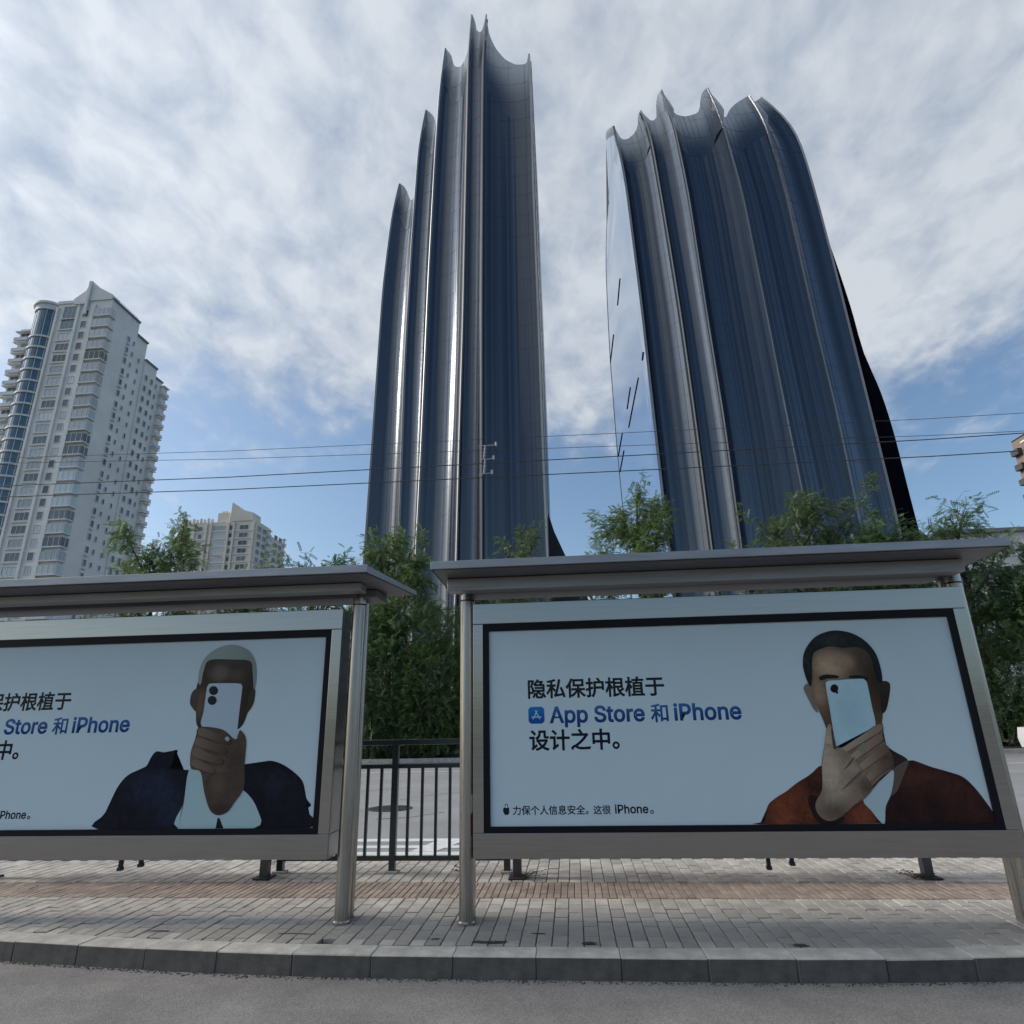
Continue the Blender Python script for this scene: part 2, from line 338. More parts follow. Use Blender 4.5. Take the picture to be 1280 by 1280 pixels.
def make_shelter(label, xl, xr, roof_poly, beam_z):
    t = thing('bus_shelter', label, 'bus shelter', ((xl+xr)/2, 4.95, 0), 'bus shelters along the kerb')
    for x in (xl, xr):
        b = MB(); b.tube([(x, 4.95, 0.0), (x, 4.95, 2.315)], .054, 28)
        p = b.build('post', post_steel, t, True)
        b = MB(); b.tube([(x, 4.95, 2.235), (x, 4.95, 2.245)], .0565, 28); b.build('collar', black, p)
        b = MB(); b.tube([(x, 4.95, 0.0), (x, 4.95, 0.012), (x, 4.95, .02)], [.064, .064, .056], 28); b.build('base_ring', post_steel, p, True)
        b = MB(); b.tube([(x, 5.065, 0.0), (x, 5.065, 2.30)], .046, 24); b.build('rear_post', post_steel, t, True)
    # roof: thin front lip, soffit falling slightly to the back
    (fx0, fx1, bx0, bx1) = roof_poly; yf, yb = 4.33, 5.24; zt = 2.415
    b = MB()
    vs = [(fx0, yf, zt-.052), (fx1, yf, zt-.052), (bx1, yb, zt-.055), (bx0, yb, zt-.055), (fx0, yf, zt), (fx1, yf, zt), (bx1, yb, zt-.02), (bx0, yb, zt-.02)]
    b.add(vs, [(4, 5, 6, 7), (0, 1, 5, 4), (1, 2, 6, 5), (2, 3, 7, 6), (3, 0, 4, 7)])
    r = b.build('roof', roof_m, t)
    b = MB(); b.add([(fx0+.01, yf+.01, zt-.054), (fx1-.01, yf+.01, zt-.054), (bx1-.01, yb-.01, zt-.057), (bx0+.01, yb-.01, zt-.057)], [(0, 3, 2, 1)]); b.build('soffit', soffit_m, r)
    b = MB(); b.bbox((fx0+.06, 4.62, beam_z), (fx1-.14, 4.76, 2.356), .006); b.build('beam', beam_m, t)
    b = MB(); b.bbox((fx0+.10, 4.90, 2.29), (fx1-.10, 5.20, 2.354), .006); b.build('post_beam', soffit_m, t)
    b = MB(); b.bbox((fx0-.004, yf-.012, zt-.05), (fx1+.004, yf-.001, zt+.006), .003); b.build('front_lip', roof_m, r)
    return t
shelterR = make_shelter('steel bus shelter on the right, its whole roof and left post in view', -0.802, 2.905, (-0.965, 2.955, -0.985, 3.04), 2.262)
make_shelter('steel bus shelter on the left, cut off by the left edge of the picture', -5.40, -1.690, (-5.60, -1.435, -5.60, -1.29), 2.295)

def light_box(label, x0, x1):
    """x0, x1: opening in the steel frame"""
    t = thing('advertising_light_box', label, 'light box', ((x0+x1)/2, 5.0, 0.40), 'advertising boxes in the bus shelters')
    xa, xb = x0-.078, x1+.083; y0, y1 = 4.89, 5.10
    for nm, a, b_ in (('top_rail', (xa, y0, ZT), (xb, y1, ZT+.160)), ('bottom_rail', (xa, y0, ZB-.163), (xb, y1, ZB)), ('stile', (xa, y0+.0015, ZB+.0005), (x0, y1, ZT-.0005)), ('stile', (x1, y0+.0015, ZB+.0005), (xb, y1, ZT-.0005))):
        b = MB(); b.bbox(a, b_, .004); b.build(nm, steel, t)
    b = MB(); b.box((x0+.01, 5.06, ZB+.01), (x1-.01, 5.085, ZT-.01)); b.build('back_plate', soffit_m, t)
    w = .046; b = MB()
    b.box((x0, y0+.008, ZT-.058), (x1, 4.935, ZT)); b.box((x0, y0+.008, ZB), (x1, 4.935, ZB+.040)); b.box((x0, y0+.008, ZB+.040), (x0+w, 4.935, ZT-.058)); b.box((x1-w, y0+.008, ZB+.040), (x1, 4.935, ZT-.058))
    b.build('bezel', black, t)
    b = MB(); b.bbox((x0-.012, y0-.004, ZB-.008), (x1+.012, y0+.006, ZB), .001); b.build('frame_edge', steel, t)
    b = MB(); b.add([(x0+.02, YP, ZB+.02), (x1-.02, YP, ZB+.02), (x1-.02, YP, ZT-.02), (x0+.02, YP, ZT-.02)], [(0, 1, 2, 3)]); sh = b.build('poster_sheet', white_print, t)
    b = MB(); b.box((x0+.03, 4.8995, ZB+.03), (x1-.03, 4.9025, ZT-.03)); b.build('glass_pane', pane_m, t)
    for fx, h in ((.44, .012), (.51, .014), (.56, .075), (.605, .05)):
        xx = x0+(x1-x0)*fx if label else 0
        b = MB(); b.bbox((xx-.012, 4.97, ZB-.163-h), (xx+.012, 5.0, ZB-.1635), .003)
        if h > .02: b.bbox((xx-.017, 4.965, ZB-.163-h-.012), (xx+.017, 5.005, ZB-.163-h+.012), .004)
        b.build('latch', rubber, t)
    return t, sh
for zz, hh, cc in ((.70, .12, (0.75, 0.74, 0.70)), (.55, .14, (0.22, 0.02, 0.015))):
    st = MB(); n = 5
    for k in range(n+1):
        a_ = math.radians(-50+30*k/n); st.v += [(-.802+.0548*math.cos(a_), 4.95+.0548*math.sin(a_), zz), (-.802+.0548*math.cos(a_), 4.95+.0548*math.sin(a_), zz+hh)]
    st.f = [(2*k, 2*k+2, 2*k+3, 2*k+1) for k in range(n)]; st.m = [0]*n
    st.build('warning_sticker', mat('sticker_%d' % int(zz*100), cc, .5), shelterR)
boxR, sheetR = light_box('advertising box showing a man in a rust red sweater hiding his face behind a phone', -0.671, 2.826)
boxL, sheetL = light_box('advertising box showing a man in a dark navy jacket hiding his face behind a phone', -5.382, -1.885)

# ---- printed graphics
def flat_poly(name, poly, layer, m, parent, smooth=True):
    pts = [Vector((p[0], p[1])) for p in poly]; n = len(pts)
    if smooth:
        out = []
        for i in range(n):
            p0, p1, p2, p3 = pts[i-1], pts[i], pts[(i+1) % n], pts[(i+2) % n]
            for t in (0, .25, .5, .75):
                out.append(0.5*((2*p1)+(p2-p0)*t+(2*p0-5*p1+4*p2-p3)*t*t+(3*p1-p0-3*p2+p3)*t**3))
        pts = out
    bm = bmesh.new(); vs = [bm.verts.new((p.x, YP-.0006*layer, p.y)) for p in pts]; f = bm.faces.new(vs); bmesh.ops.triangulate(bm, faces=[f], ngon_method='EAR_CLIP')
    bm.normal_update()
    o_ = ORG[parent]
    for v in bm.verts: v.co -= o_
    me = bpy.data.meshes.new(name); bm.to_mesh(me); bm.free(); me.materials.append(m); return link(name, me, parent)
def clampz(p): return (p[0], min(max(p[1], ZB+.041), ZT-.06))
def zoomed(x0, y0, s):
    def f(zx, zy):
        p = at_y(x0+zx/s, y0+zy/s, YP); return clampz((p[0], p[2]))
    return f
def print_mat(name, c1, c2=None, axis=0, lo=0.0, hi=1.0, rough=0.55):
    """flat ink; c1 to c2 is the printed tone of the picture across the sheet (axis 0 = x, 2 = z, in metres of the place)"""
    if name in MATS: return MATS[name]
    m = bpy.data.materials.new(name); m.use_nodes = True; MATS[name] = m; nt = m.node_tree; L = nt.links.new; p = nt.nodes['Principled BSDF']; p.inputs['Roughness'].default_value = rough; p.inputs['Specular IOR Level'].default_value = .05
    if c2 is None: p.inputs['Base Color'].default_value = tuple(c1)+(1,); return m
    g = nt.nodes.new('ShaderNodeNewGeometry'); s = nt.nodes.new('ShaderNodeSeparateXYZ'); L(g.outputs['Position'], s.inputs[0])
    mr = nt.nodes.new('ShaderNodeMapRange'); mr.interpolation_type = 'SMOOTHSTEP'; L(s.outputs[axis], mr.inputs[0]); mr.inputs[1].default_value = lo; mr.inputs[2].default_value = hi
    mx = nt.nodes.new('ShaderNodeMix'); mx.data_type = 'RGBA'; L(mr.outputs[0], mx.inputs[0]); mx.inputs[6].default_value = tuple(c1)+(1,); mx.inputs[7].default_value = tuple(c2)+(1,); L(mx.outputs[2], p.inputs['Base Color']); return m
def blob_mat(name, base, blobs, grain=.12, gscale=60):
    """photographic ink: a base tone with soft lighter and darker areas; blobs: ((x, z), radius_x, radius_z, colour, amount)"""
    if name in MATS: return MATS[name]
    m = bpy.data.materials.new(name); m.use_nodes = True; MATS[name] = m; nt = m.node_tree; L = nt.links.new; p = nt.nodes['Principled BSDF']; p.inputs['Roughness'].default_value = .55; p.inputs['Specular IOR Level'].default_value = .05
    g = nt.nodes.new('ShaderNodeNewGeometry'); cur = None
    for (c, rx, rz, colr, amt) in blobs:
        sb = nt.nodes.new('ShaderNodeVectorMath'); sb.operation = 'SUBTRACT'; L(g.outputs['Position'], sb.inputs[0]); sb.inputs[1].default_value = (c[0], YP, c[1])
        ml = nt.nodes.new('ShaderNodeVectorMath'); ml.operation = 'MULTIPLY'; L(sb.outputs[0], ml.inputs[0]); ml.inputs[1].default_value = (1/rx, 0, 1/rz)
        ln = nt.nodes.new('ShaderNodeVectorMath'); ln.operation = 'LENGTH'; L(ml.outputs[0], ln.inputs[0])
        mr = nt.nodes.new('ShaderNodeMapRange'); mr.interpolation_type = 'SMOOTHERSTEP'; L(ln.outputs['Value'], mr.inputs[0]); mr.inputs[1].default_value = 0; mr.inputs[2].default_value = 1; mr.inputs[3].default_value = amt; mr.inputs[4].default_value = 0
        mx = nt.nodes.new('ShaderNodeMix'); mx.data_type = 'RGBA'; L(mr.outputs[0], mx.inputs[0]); mx.inputs[7].default_value = tuple(colr)+(1,)
        if cur is None: mx.inputs[6].default_value = tuple(base)+(1,)
        else: L(cur, mx.inputs[6])
        cur = mx.outputs[2]
    n = nt.nodes.new('ShaderNodeTexNoise'); n.inputs['Scale'].default_value = gscale; n.inputs['Detail'].default_value = 4; L(g.outputs['Position'], n.inputs['Vector'])
    mr = nt.nodes.new('ShaderNodeMapRange'); L(n.outputs['Fac'], mr.inputs[0]); mr.inputs[1].default_value = .3; mr.inputs[2].default_value = .7; mr.inputs[3].default_value = 1-grain; mr.inputs[4].default_value = 1+grain
    n2 = nt.nodes.new('ShaderNodeTexNoise'); n2.inputs['Scale'].default_value = 14; n2.inputs['Detail'].default_value = 6; n2.inputs['Distortion'].default_value = 1.2; L(g.outputs['Position'], n2.inputs['Vector'])
    m2 = nt.nodes.new('ShaderNodeMapRange'); L(n2.outputs['Fac'], m2.inputs[0]); m2.inputs[1].default_value = .3; m2.inputs[2].default_value = .7; m2.inputs[3].default_value = 1-grain*1.8; m2.inputs[4].default_value = 1+grain*1.8
    mm_ = nt.nodes.new('ShaderNodeMath'); mm_.operation = 'MULTIPLY'; L(mr.outputs[0], mm_.inputs[0]); L(m2.outputs[0], mm_.inputs[1])
    sc = nt.nodes.new('ShaderNodeVectorMath'); sc.operation = 'SCALE'; L(cur, sc.inputs[0]); L(mm_.outputs[0], sc.inputs['Scale']); L(sc.outputs[0], p.inputs['Base Color']); return m
ink = print_mat('ink_black', (0.012, 0.016, 0.028))
try: FONT = bpy.data.fonts.load(bpy.utils.system_resource('DATAFILES', path='fonts')+'/Inter.woff2')   # ships with Blender
except Exception: FONT = None
def text(body, xl, xr, zbase, layer, m, parent, bold=0.012, name='lettering', zscale=None):
    cu = bpy.data.curves.new('lettering', 'FONT'); cu.body = body; cu.size = 1; cu.bevel_depth = bold; cu.bevel_resolution = 0; cu.resolution_u = 3
    if FONT and all(ord(c) < 128 for c in body): cu.font = FONT
    ob = bpy.data.objects.new('tmp', cu); COL.objects.link(ob); dg = bpy.context.evaluated_depsgraph_get(); me = bpy.data.meshes.new_from_object(ob.evaluated_get(dg)); bpy.data.objects.remove(ob)
    co = np.empty(len(me.vertices)*3); me.vertices.foreach_get('co', co); co = co.reshape(-1, 3)
    s = (xr-xl)/(co[:, 0].max()-co[:, 0].min()); o_ = ORG[parent]
    nc = np.stack([(co[:, 0]-co[:, 0].min())*s+xl-o_[0], YP-.0006*layer-o_[1]-co[:, 2]*.02, co[:, 1]*s*(zscale or 1)+zbase-o_[2]], 1)
    me.vertices.foreach_set('co', nc.ravel()); me.materials.clear(); me.materials.append(m); me.name = 'lettering'; me.update(); return link(name, me, parent)
def rounded(cx, cz, hw, hh, r, n=6):
    out = []
    for sx, sz, a0 in ((1, 1, 0), (-1, 1, 90), (-1, -1, 180), (1, -1, 270)):
        for k in range(n+1):
            a = math.radians(a0+90*k/n); out.append((cx+sx*(hw-r)+r*math.cos(a), cz+sz*(hh-r)+r*math.sin(a)))
    return out
def bar(a, b, w):
    a, b = Vector(a), Vector(b); d = (b-a).normalized(); n_ = Vector((-d.y, d.x))*w/2
    return [a+n_, b+n_, b-n_, a-n_]
def lettering(sh, dx):
    P = lambda x, y: at_y(x, y, YP)
    blue = print_mat('ink_blue', (0.050, 0.17, 0.42), (0.014, 0.055, 0.24), 2, P(700, 880)[2], P(700, 905)[2])
    text('隐私保护根植于', P(660, 870)[0]+dx, P(831, 866)[0]+dx, P(745, 869)[2], 1, ink, sh, .024)
    zb = P(800, 901)[2]
    text('App Store', P(687, 900)[0]+dx, P(807, 899)[0]+dx, zb, 1, blue, sh, .022)
    text('和', P(814, 900)[0]+dx, P(836, 899)[0]+dx, zb, 1, blue, sh, .02)
    text('iPhone', P(843, 899)[0]+dx, P(928, 895)[0]+dx, zb, 1, blue, sh, .022)
    text('设计之中。', P(662, 937)[0]+dx, P(775, 934)[0]+dx, P(715, 935)[2], 1, ink, sh, .024)
    zb = P(728, 1017)[2]
    text('力保个人信息安全。', P(641, 1018)[0]+dx, P(736, 1018)[0]+dx, zb, 1, ink, sh, .016)
    text('这很', P(742, 1018)[0]+dx, P(764, 1018)[0]+dx, zb, 1, ink, sh, .016)
    text('iPhone', P(769, 1018)[0]+dx, P(811, 1017)[0]+dx, zb, 1, ink, sh, .02)
    text('。', P(813, 1018)[0]+dx, P(817.5, 1017)[0]+dx, zb, 1, ink, sh, .016)
    c = P(670.5, 894); cx, cz = c[0]+dx, c[2]; h = .060
    ic = flat_poly('app_icon', rounded(cx, cz, h, h, .027), 1, print_mat('ink_icon_blue', (0.02, 0.20, 0.55), (0.012, 0.09, 0.36), 2, cz+h, cz-h), sh, False)
    w = print_mat('ink_icon_white', (0.55, 0.68, 0.80))
    for k, (a, b) in enumerate((((-.026, -.028), (.008, .034)), ((.026, -.028), (-.008, .034)), ((-.037, -.013), (.037, -.013)))):
        flat_poly('icon_stroke', bar((cx+a[0], cz+a[1]), (cx+b[0], cz+b[1]), .008), 2+k*.2, w, sh, False)
    # fruit mark in front of the small line of text, with a shackle like a padlock on top
    c = P(633, 1013.5); ax, az = c[0]+dx, c[2]; r = .028
    ap = [(0, .62), (.35, .82), (.72, .68), (.62, .2), (.78, -.25), (.5, -.85), (.2, -.98), (0, -.9), (-.2, -.98), (-.5, -.85), (-.85, -.1), (-.8, .5), (-.42, .82)]
    flat_poly('fruit_mark', [(ax+r*x, az+r*z) for x, z in ap], 1, ink, sh)
    ring = []
    for k in range(9): a = math.pi*k/8; ring.append((ax+r*.42*math.cos(a), az+r*(.95+.75*math.sin(a))))
    for k in range(8, -1, -1): a = math.pi*k/8; ring.append((ax+r*.26*math.cos(a), az+r*(.95+.55*math.sin(a))))
    flat_poly('shackle_mark', ring, 1, ink, sh, False)
lettering(sheetR, 0.0)
# same layout on the other sheet: shift measured at the end of the blue line
lettering(sheetL, at_y(163, 905, YP)[0]-at_y(928, 895, YP)[0])

def portrait_right(sh):
    Z = zoomed(930, 760, 3.765)
    def poly(nm, pts, layer, m, smooth=True): return flat_poly(nm, [Z(*p) for p in pts], layer, m, sh, smooth)
    X = lambda zx, zy=500: Z(zx, zy)[0]
    u = lambda k: k/3.765*.0062                      # zoomed pixels to metres on the sheet
    B = lambda x, y, rx, ry, c, a_=1.0: (Z(x, y), u(rx), u(ry), c, a_)
    rust = blob_mat('ink_rust', (0.087, 0.024, 0.016), [B(230, 930, 200, 150, (0.275, 0.056, 0.023), .9), B(560, 990, 110, 130, (0.290, 0.063, 0.029), .9), B(330, 840, 90, 70, (0.043, 0.014, 0.010), .8), B(180, 1000, 60, 90, (0.348, 0.077, 0.033), .6), B(270, 960, 50, 110, (0.102, 0.025, 0.016), .7), B(480, 900, 90, 60, (0.043, 0.014, 0.010), .7)], .16, 90)
    maroon = blob_mat('ink_maroon', (0.038, 0.011, 0.010), [B(830, 800, 180, 90, (0.102, 0.028, 0.019), .8), B(980, 850, 150, 100, (0.080, 0.020, 0.016), .8), B(720, 960, 90, 130, (0.023, 0.008, 0.008), .7), B(900, 930, 60, 140, (0.020, 0.008, 0.008), .6), B(1090, 960, 70, 120, (0.072, 0.018, 0.014), .6)], .16, 90)
    skin = blob_mat('ink_skin', (0.149, 0.078, 0.051), [B(400, 270, 130, 110, (0.630, 0.388, 0.250), .95), B(352, 400, 60, 120, (0.455, 0.256, 0.169), .9), B(470, 250, 90, 60, (0.455, 0.264, 0.169), .7), B(620, 330, 110, 260, (0.038, 0.020, 0.016), .95), B(560, 220, 80, 80, (0.088, 0.043, 0.030), .7), B(372, 500, 30, 70, (0.175, 0.093, 0.065), .6)], .07, 120)
    handm = blob_mat('ink_hand', (0.280, 0.167, 0.116), [B(400, 620, 60, 120, (0.630, 0.419, 0.297), .9), B(690, 720, 90, 90, (0.088, 0.050, 0.035), .9)], .08, 120)
    dark = print_mat('ink_dark_skin', (0.040, 0.022, 0.018)); hair = blob_mat('ink_hair', (0.007, 0.007, 0.010), [B(400, 150, 120, 50, (0.026, 0.022, 0.022), .8), B(300, 240, 40, 90, (0.020, 0.018, 0.022), .7)], .35, 160)
    poly('printed_neck', [(420, 620), (560, 560), (640, 540), (655, 560), (662, 632), (700, 670), (775, 720), (740, 790), (560, 800), (420, 780)], 1, print_mat('ink_neck', (0.045, 0.026, 0.02)))
    poly('printed_sweater', [(80, 1060), (96, 1000), (112, 930), (150, 893), (200, 862), (250, 822), (310, 785), (365, 742), (420, 800), (560, 860), (700, 800), (775, 718), (860, 742), (960, 770), (1030, 795), (1085, 845), (1140, 915), (1195, 995), (1215, 1060), (640, 1080)], 2, rust)
    poly('printed_sleeve', [(662, 1060), (664, 960), (690, 890), (720, 800), (775, 718), (860, 742), (960, 770), (1030, 795), (1085, 845), (1140, 915), (1195, 995), (1215, 1060)], 3, maroon)
    poly('printed_collar', [(690, 880), (705, 800), (695, 765), (740, 730), (775, 720), (745, 800), (720, 860)], 4, print_mat('ink_collar', (0.16, 0.10, 0.085)))
    poly('printed_gap', [(560, 905), (600, 850), (645, 800), (697, 762), (704, 800), (690, 878), (666, 935), (662, 1012), (640, 1005), (600, 955)], 4.5, print_mat('ink_gap', (0.60, 0.66, 0.69)))
    poly('printed_face', [(318, 220), (360, 180), (440, 165), (540, 180), (610, 240), (640, 330), (652, 440), (648, 545), (620, 620), (520, 680), (420, 650), (388, 570), (360, 500), (325, 430), (314, 360)], 5, skin)
    poly('printed_ear', [(280, 380), (292, 358), (314, 362), (322, 420), (348, 488), (330, 480), (302, 428)], 5.5, print_mat('ink_ear_lit', (0.30, 0.19, 0.16)))
    poly('printed_ear', [(640, 355), (668, 344), (687, 362), (682, 420), (668, 480), (648, 492), (642, 430)], 5.5, dark)
    poly('printed_hair', [(276, 250), (288, 195), (330, 140), (385, 113), (440, 106), (510, 120), (575, 160), (622, 220), (646, 300), (648, 352), (622, 340), (612, 280), (585, 215), (540, 185), (470, 188), (400, 182), (345, 200), (322, 225), (320, 300), (316, 366), (300, 352), (282, 300)], 6, hair)
    poly('printed_brow', [(352, 326), (385, 313), (440, 318), (440, 330), (390, 333), (365, 342)], 6, hair); poly('printed_brow', [(490, 322), (540, 316), (585, 330), (575, 338), (520, 334)], 6, hair)
    ph = blob_mat('ink_phone', (0.60, 0.74, 0.80), [B(500, 500, 90, 160, (0.50, 0.66, 0.73), .9), B(400, 360, 60, 60, (0.68, 0.80, 0.84), .8)], .02)
    poly('printed_phone', [(384, 366), (392, 346), (420, 341), (545, 333), (568, 340), (580, 362), (600, 460), (618, 552), (590, 600), (500, 645), (432, 655), (424, 610), (405, 490)], 7, ph)
    c = [(424+19*math.cos(a), 379+20*math.sin(a)) for a in np.linspace(0, 2*math.pi, 16, endpoint=False)]; poly('printed_lens', c, 8, hair, False)
    c = [(437+6*math.cos(a), 398+6*math.sin(a)) for a in np.linspace(0, 2*math.pi, 10, endpoint=False)]; poly('printed_lens', c, 8, hair, False)
    poly('printed_cuff', [(300, 900), (318, 878), (352, 900), (400, 985), (470, 985), (440, 1020), (360, 1015), (320, 965)], 8, print_mat('ink_cuff', (0.028, 0.010, 0.009)))
    poly('printed_hand', [(384, 585), (396, 548), (410, 556), (420, 610), (428, 655), (500, 645), (545, 610), (600, 562), (640, 545), (655, 562), (650, 600), (664, 640), (690, 680), (706, 735), (690, 765), (640, 800), (580, 885), (510, 932), (450, 985), (390, 1000), (345, 965), (336, 915), (366, 850), (364, 735), (376, 655)], 9, handm)
    crease = print_mat('ink_crease', (0.11, 0.068, 0.052))
    def capsule(a, b_, w, n=6):
        a, b_ = Vector(a), Vector(b_); d = (b_-a).normalized(); q = Vector((-d.y, d.x)); out = []
        for k in range(n+1): t_ = math.pi*(k/n-.5); out.append(b_+d*math.cos(t_)*w/2+q*math.sin(t_)*w/2)
        for k in range(n+1): t_ = math.pi*(k/n+.5); out.append(a+d*math.cos(t_)*w/2*.8+q*math.sin(t_)*w/2*.8)
        return out
    fm = [print_mat('ink_finger%d' % k, (0.512, 0.341, 0.247), c, 0, X(470, 650), X(680, 650)) for k, c in enumerate(((0.352, 0.217, 0.156), (0.272, 0.160, 0.117), (0.192, 0.113, 0.083), (0.136, 0.077, 0.057)))]
    for k, (a, b_, w) in enumerate((((470, 668), (632, 566), 34), ((515, 700), (634, 612), 40), ((552, 748), (660, 664), 42), ((585, 800), (676, 728), 40))):
        poly('printed_crease', capsule((a[0]-2, a[1]+4), (b_[0]+3, b_[1]+5), w), 10+k*.6, crease, False)
        poly('printed_finger', capsule(a, b_, w), 10.3+k*.6, fm[k], False)
    poly('printed_palm', [(366, 735), (378, 660), (400, 640), (428, 662), (470, 668), (505, 700), (548, 745), (580, 800), (600, 845), (540, 905), (450, 985), (390, 1000), (345, 965), (336, 915), (366, 850)], 13, blob_mat('ink_palm', (0.320, 0.203, 0.146), [B(400, 760, 90, 190, (0.640, 0.435, 0.319), .9), B(500, 760, 60, 60, (0.464, 0.304, 0.221), .8), B(580, 840, 70, 80, (0.136, 0.081, 0.058), .9), B(430, 960, 110, 60, (0.152, 0.090, 0.065), .9), B(470, 850, 60, 60, (0.480, 0.319, 0.227), .6)], .08, 120))
    poly('printed_crease', [(470, 760), (500, 715), (520, 700), (500, 735)], 13.5, print_mat('ink_vein', (0.17, 0.115, 0.092))); poly('printed_crease', [(455, 860), (520, 790), (560, 760), (525, 805)], 13.5, MATS['ink_vein'])
    poly('printed_crease', [(408, 565), (420, 600), (432, 655), (420, 662), (412, 610)], 13.5, crease)
    poly('printed_ring', [(536, 664), (556, 634), (578, 652), (560, 684)], 14, print_mat('ink_ring', (0.30, 0.26, 0.17)))
portrait_right(sheetR)
def portrait_left(sh):
    Z = zoomed(100, 790, 4.0)
    def poly(nm, pts, layer, m, smooth=True): return flat_poly(nm, [Z(*p) for p in pts], layer, m, sh, smooth)
    X = lambda zx, zy=500: Z(zx, zy)[0]
    u = lambda k: k/4.0*.0062
    B = lambda x, y, rx, ry, c, a_=1.0: (Z(x, y), u(rx), u(ry), c, a_)
    navy = blob_mat('ink_navy', (0.010, 0.009, 0.018), [B(350, 780, 220, 130, (0.018, 0.026, 0.058), .9), B(450, 880, 120, 160, (0.022, 0.030, 0.062), .7), B(240, 820, 60, 120, (0.008, 0.010, 0.022), .8), B(980, 760, 130, 110, (0.020, 0.016, 0.034), .8), B(900, 900, 80, 120, (0.006, 0.005, 0.010), .7)], .2, 90)
    shirt = print_mat('ink_shirt', (0.55, 0.64, 0.66)); dark = print_mat('ink_dark_skin2', (0.055, 0.034, 0.030))
    skin = blob_mat('ink_brown', (0.054, 0.030, 0.024), [B(700, 205, 90, 70, (0.212, 0.132, 0.108), .9), B(600, 360, 50, 130, (0.204, 0.108, 0.078), .8), B(860, 300, 80, 200, (0.020, 0.015, 0.019), .9), B(780, 215, 70, 60, (0.119, 0.072, 0.061), .7), B(740, 150, 130, 30, (0.085, 0.057, 0.049), .6)], .08, 120)
    handm = blob_mat('ink_brown_hand', (0.128, 0.075, 0.055), [B(590, 600, 60, 120, (0.255, 0.158, 0.119), .9), B(780, 640, 90, 120, (0.082, 0.048, 0.036), .8), B(700, 700, 60, 60, (0.170, 0.102, 0.074), .7)], .08, 120)
    poly('printed_jacket', [(85, 1000), (130, 905), (160, 840), (185, 780), (240, 715), (330, 672), (352, 632), (382, 597), (430, 603), (488, 590), (470, 640), (456, 682), (545, 690), (640, 700), (820, 690), (822, 662), (900, 655), (950, 643), (1010, 660), (1070, 700), (1115, 750), (1132, 830), (1156, 866), (1134, 892), (1150, 1000), (640, 1010)], 1, navy)
    poly('printed_shirt', [(545, 690), (600, 686), (700, 760), (818, 792), (888, 890), (868, 1000), (490, 1000), (520, 850)], 2, shirt)
    poly('printed_tie', [(688, 930), (698, 930), (716, 1000), (676, 1000)], 2.5, navy, False)
    poly('printed_face', [(600, 215), (625, 145), (740, 125), (858, 140), (874, 210), (870, 300), (840, 400), (800, 480), (690, 520), (592, 478), (580, 400), (574, 320)], 3, skin)
    poly('printed_hair', [(592, 250), (598, 190), (625, 130), (675, 88), (735, 66), (795, 68), (850, 98), (880, 155), (884, 240), (870, 290), (864, 200), (852, 146), (770, 138), (650, 140), (620, 190), (605, 260)], 4, print_mat('ink_pale_hair', (0.40, 0.42, 0.38), (0.30, 0.31, 0.29), 0, X(640), X(860)))
    poly('printed_ear', [(550, 352), (560, 304), (582, 284), (592, 300), (582, 392), (562, 378)], 4, print_mat('ink_ear2', (0.10, 0.06, 0.055))); poly('printed_ear', [(850, 300), (876, 286), (873, 340), (858, 378), (832, 402)], 4, dark)
    poly('printed_phone', [(634, 290), (642, 266), (664, 257), (790, 257), (810, 268), (811, 290), (795, 420), (776, 538), (720, 505), (610, 472), (620, 390)], 5, print_mat('ink_phone2', (0.60, 0.64, 0.72)))
    for cy, cx in ((293, 669), (342, 662)):
        poly('printed_lens', [(cx+23*math.cos(a), cy+23*math.sin(a)) for a in np.linspace(0, 2*math.pi, 16, endpoint=False)], 6, ink, False)
    poly('printed_hand', [(582, 520), (592, 480), (640, 474), (720, 490), (778, 537), (795, 500), (806, 492), (832, 540), (824, 660), (820, 780), (775, 850), (740, 898), (690, 916), (650, 888), (622, 800), (604, 700), (556, 682), (554, 610), (568, 560)], 7, handm)
    cr = print_mat('ink_crease2', (0.060, 0.038, 0.030))
    def capsule(a, b_, w, n=6):
        a, b_ = Vector(a), Vector(b_); d = (b_-a).normalized(); q = Vector((-d.y, d.x)); out = []
        for k in range(n+1): t_ = math.pi*(k/n-.5); out.append(b_+d*math.cos(t_)*w/2*.8+q*math.sin(t_)*w/2*.8)
        for k in range(n+1): t_ = math.pi*(k/n+.5); out.append(a+d*math.cos(t_)*w/2+q*math.sin(t_)*w/2)
        return out
    fm = print_mat('ink_brown_finger', (0.255, 0.158, 0.119), (0.093, 0.054, 0.041), 0, X(570, 600), X(760, 600))
    for k, (a, b_, w) in enumerate((((612, 500), (740, 545), 44), ((596, 550), (720, 592), 46), ((584, 606), (700, 645), 46), ((578, 656), (660, 690), 42))):
        poly('printed_crease', capsule((a[0], a[1]+3), (b_[0]+4, b_[1]+4), w), 8+k*.6, cr, False); poly('printed_finger', capsule(a, b_, w), 8.3+k*.6, fm, False)
    poly('printed_ring', [(726, 532), (740, 522), (750, 536), (738, 546)], 11, print_mat('ink_ring2', (0.5, 0.5, 0.48)))
    poly('printed_shade', [(640, 720), (720, 700), (800, 700), (822, 690), (820, 780), (775, 850), (740, 898), (690, 916), (650, 888), (630, 810)], 7.8, blob_mat('ink_wrist', (0.102, 0.061, 0.046), [B(690, 760, 60, 90, (0.162, 0.099, 0.072), .8), B(700, 890, 90, 50, (0.051, 0.030, 0.023), .8)], .08, 120))
portrait_left(sheetL)

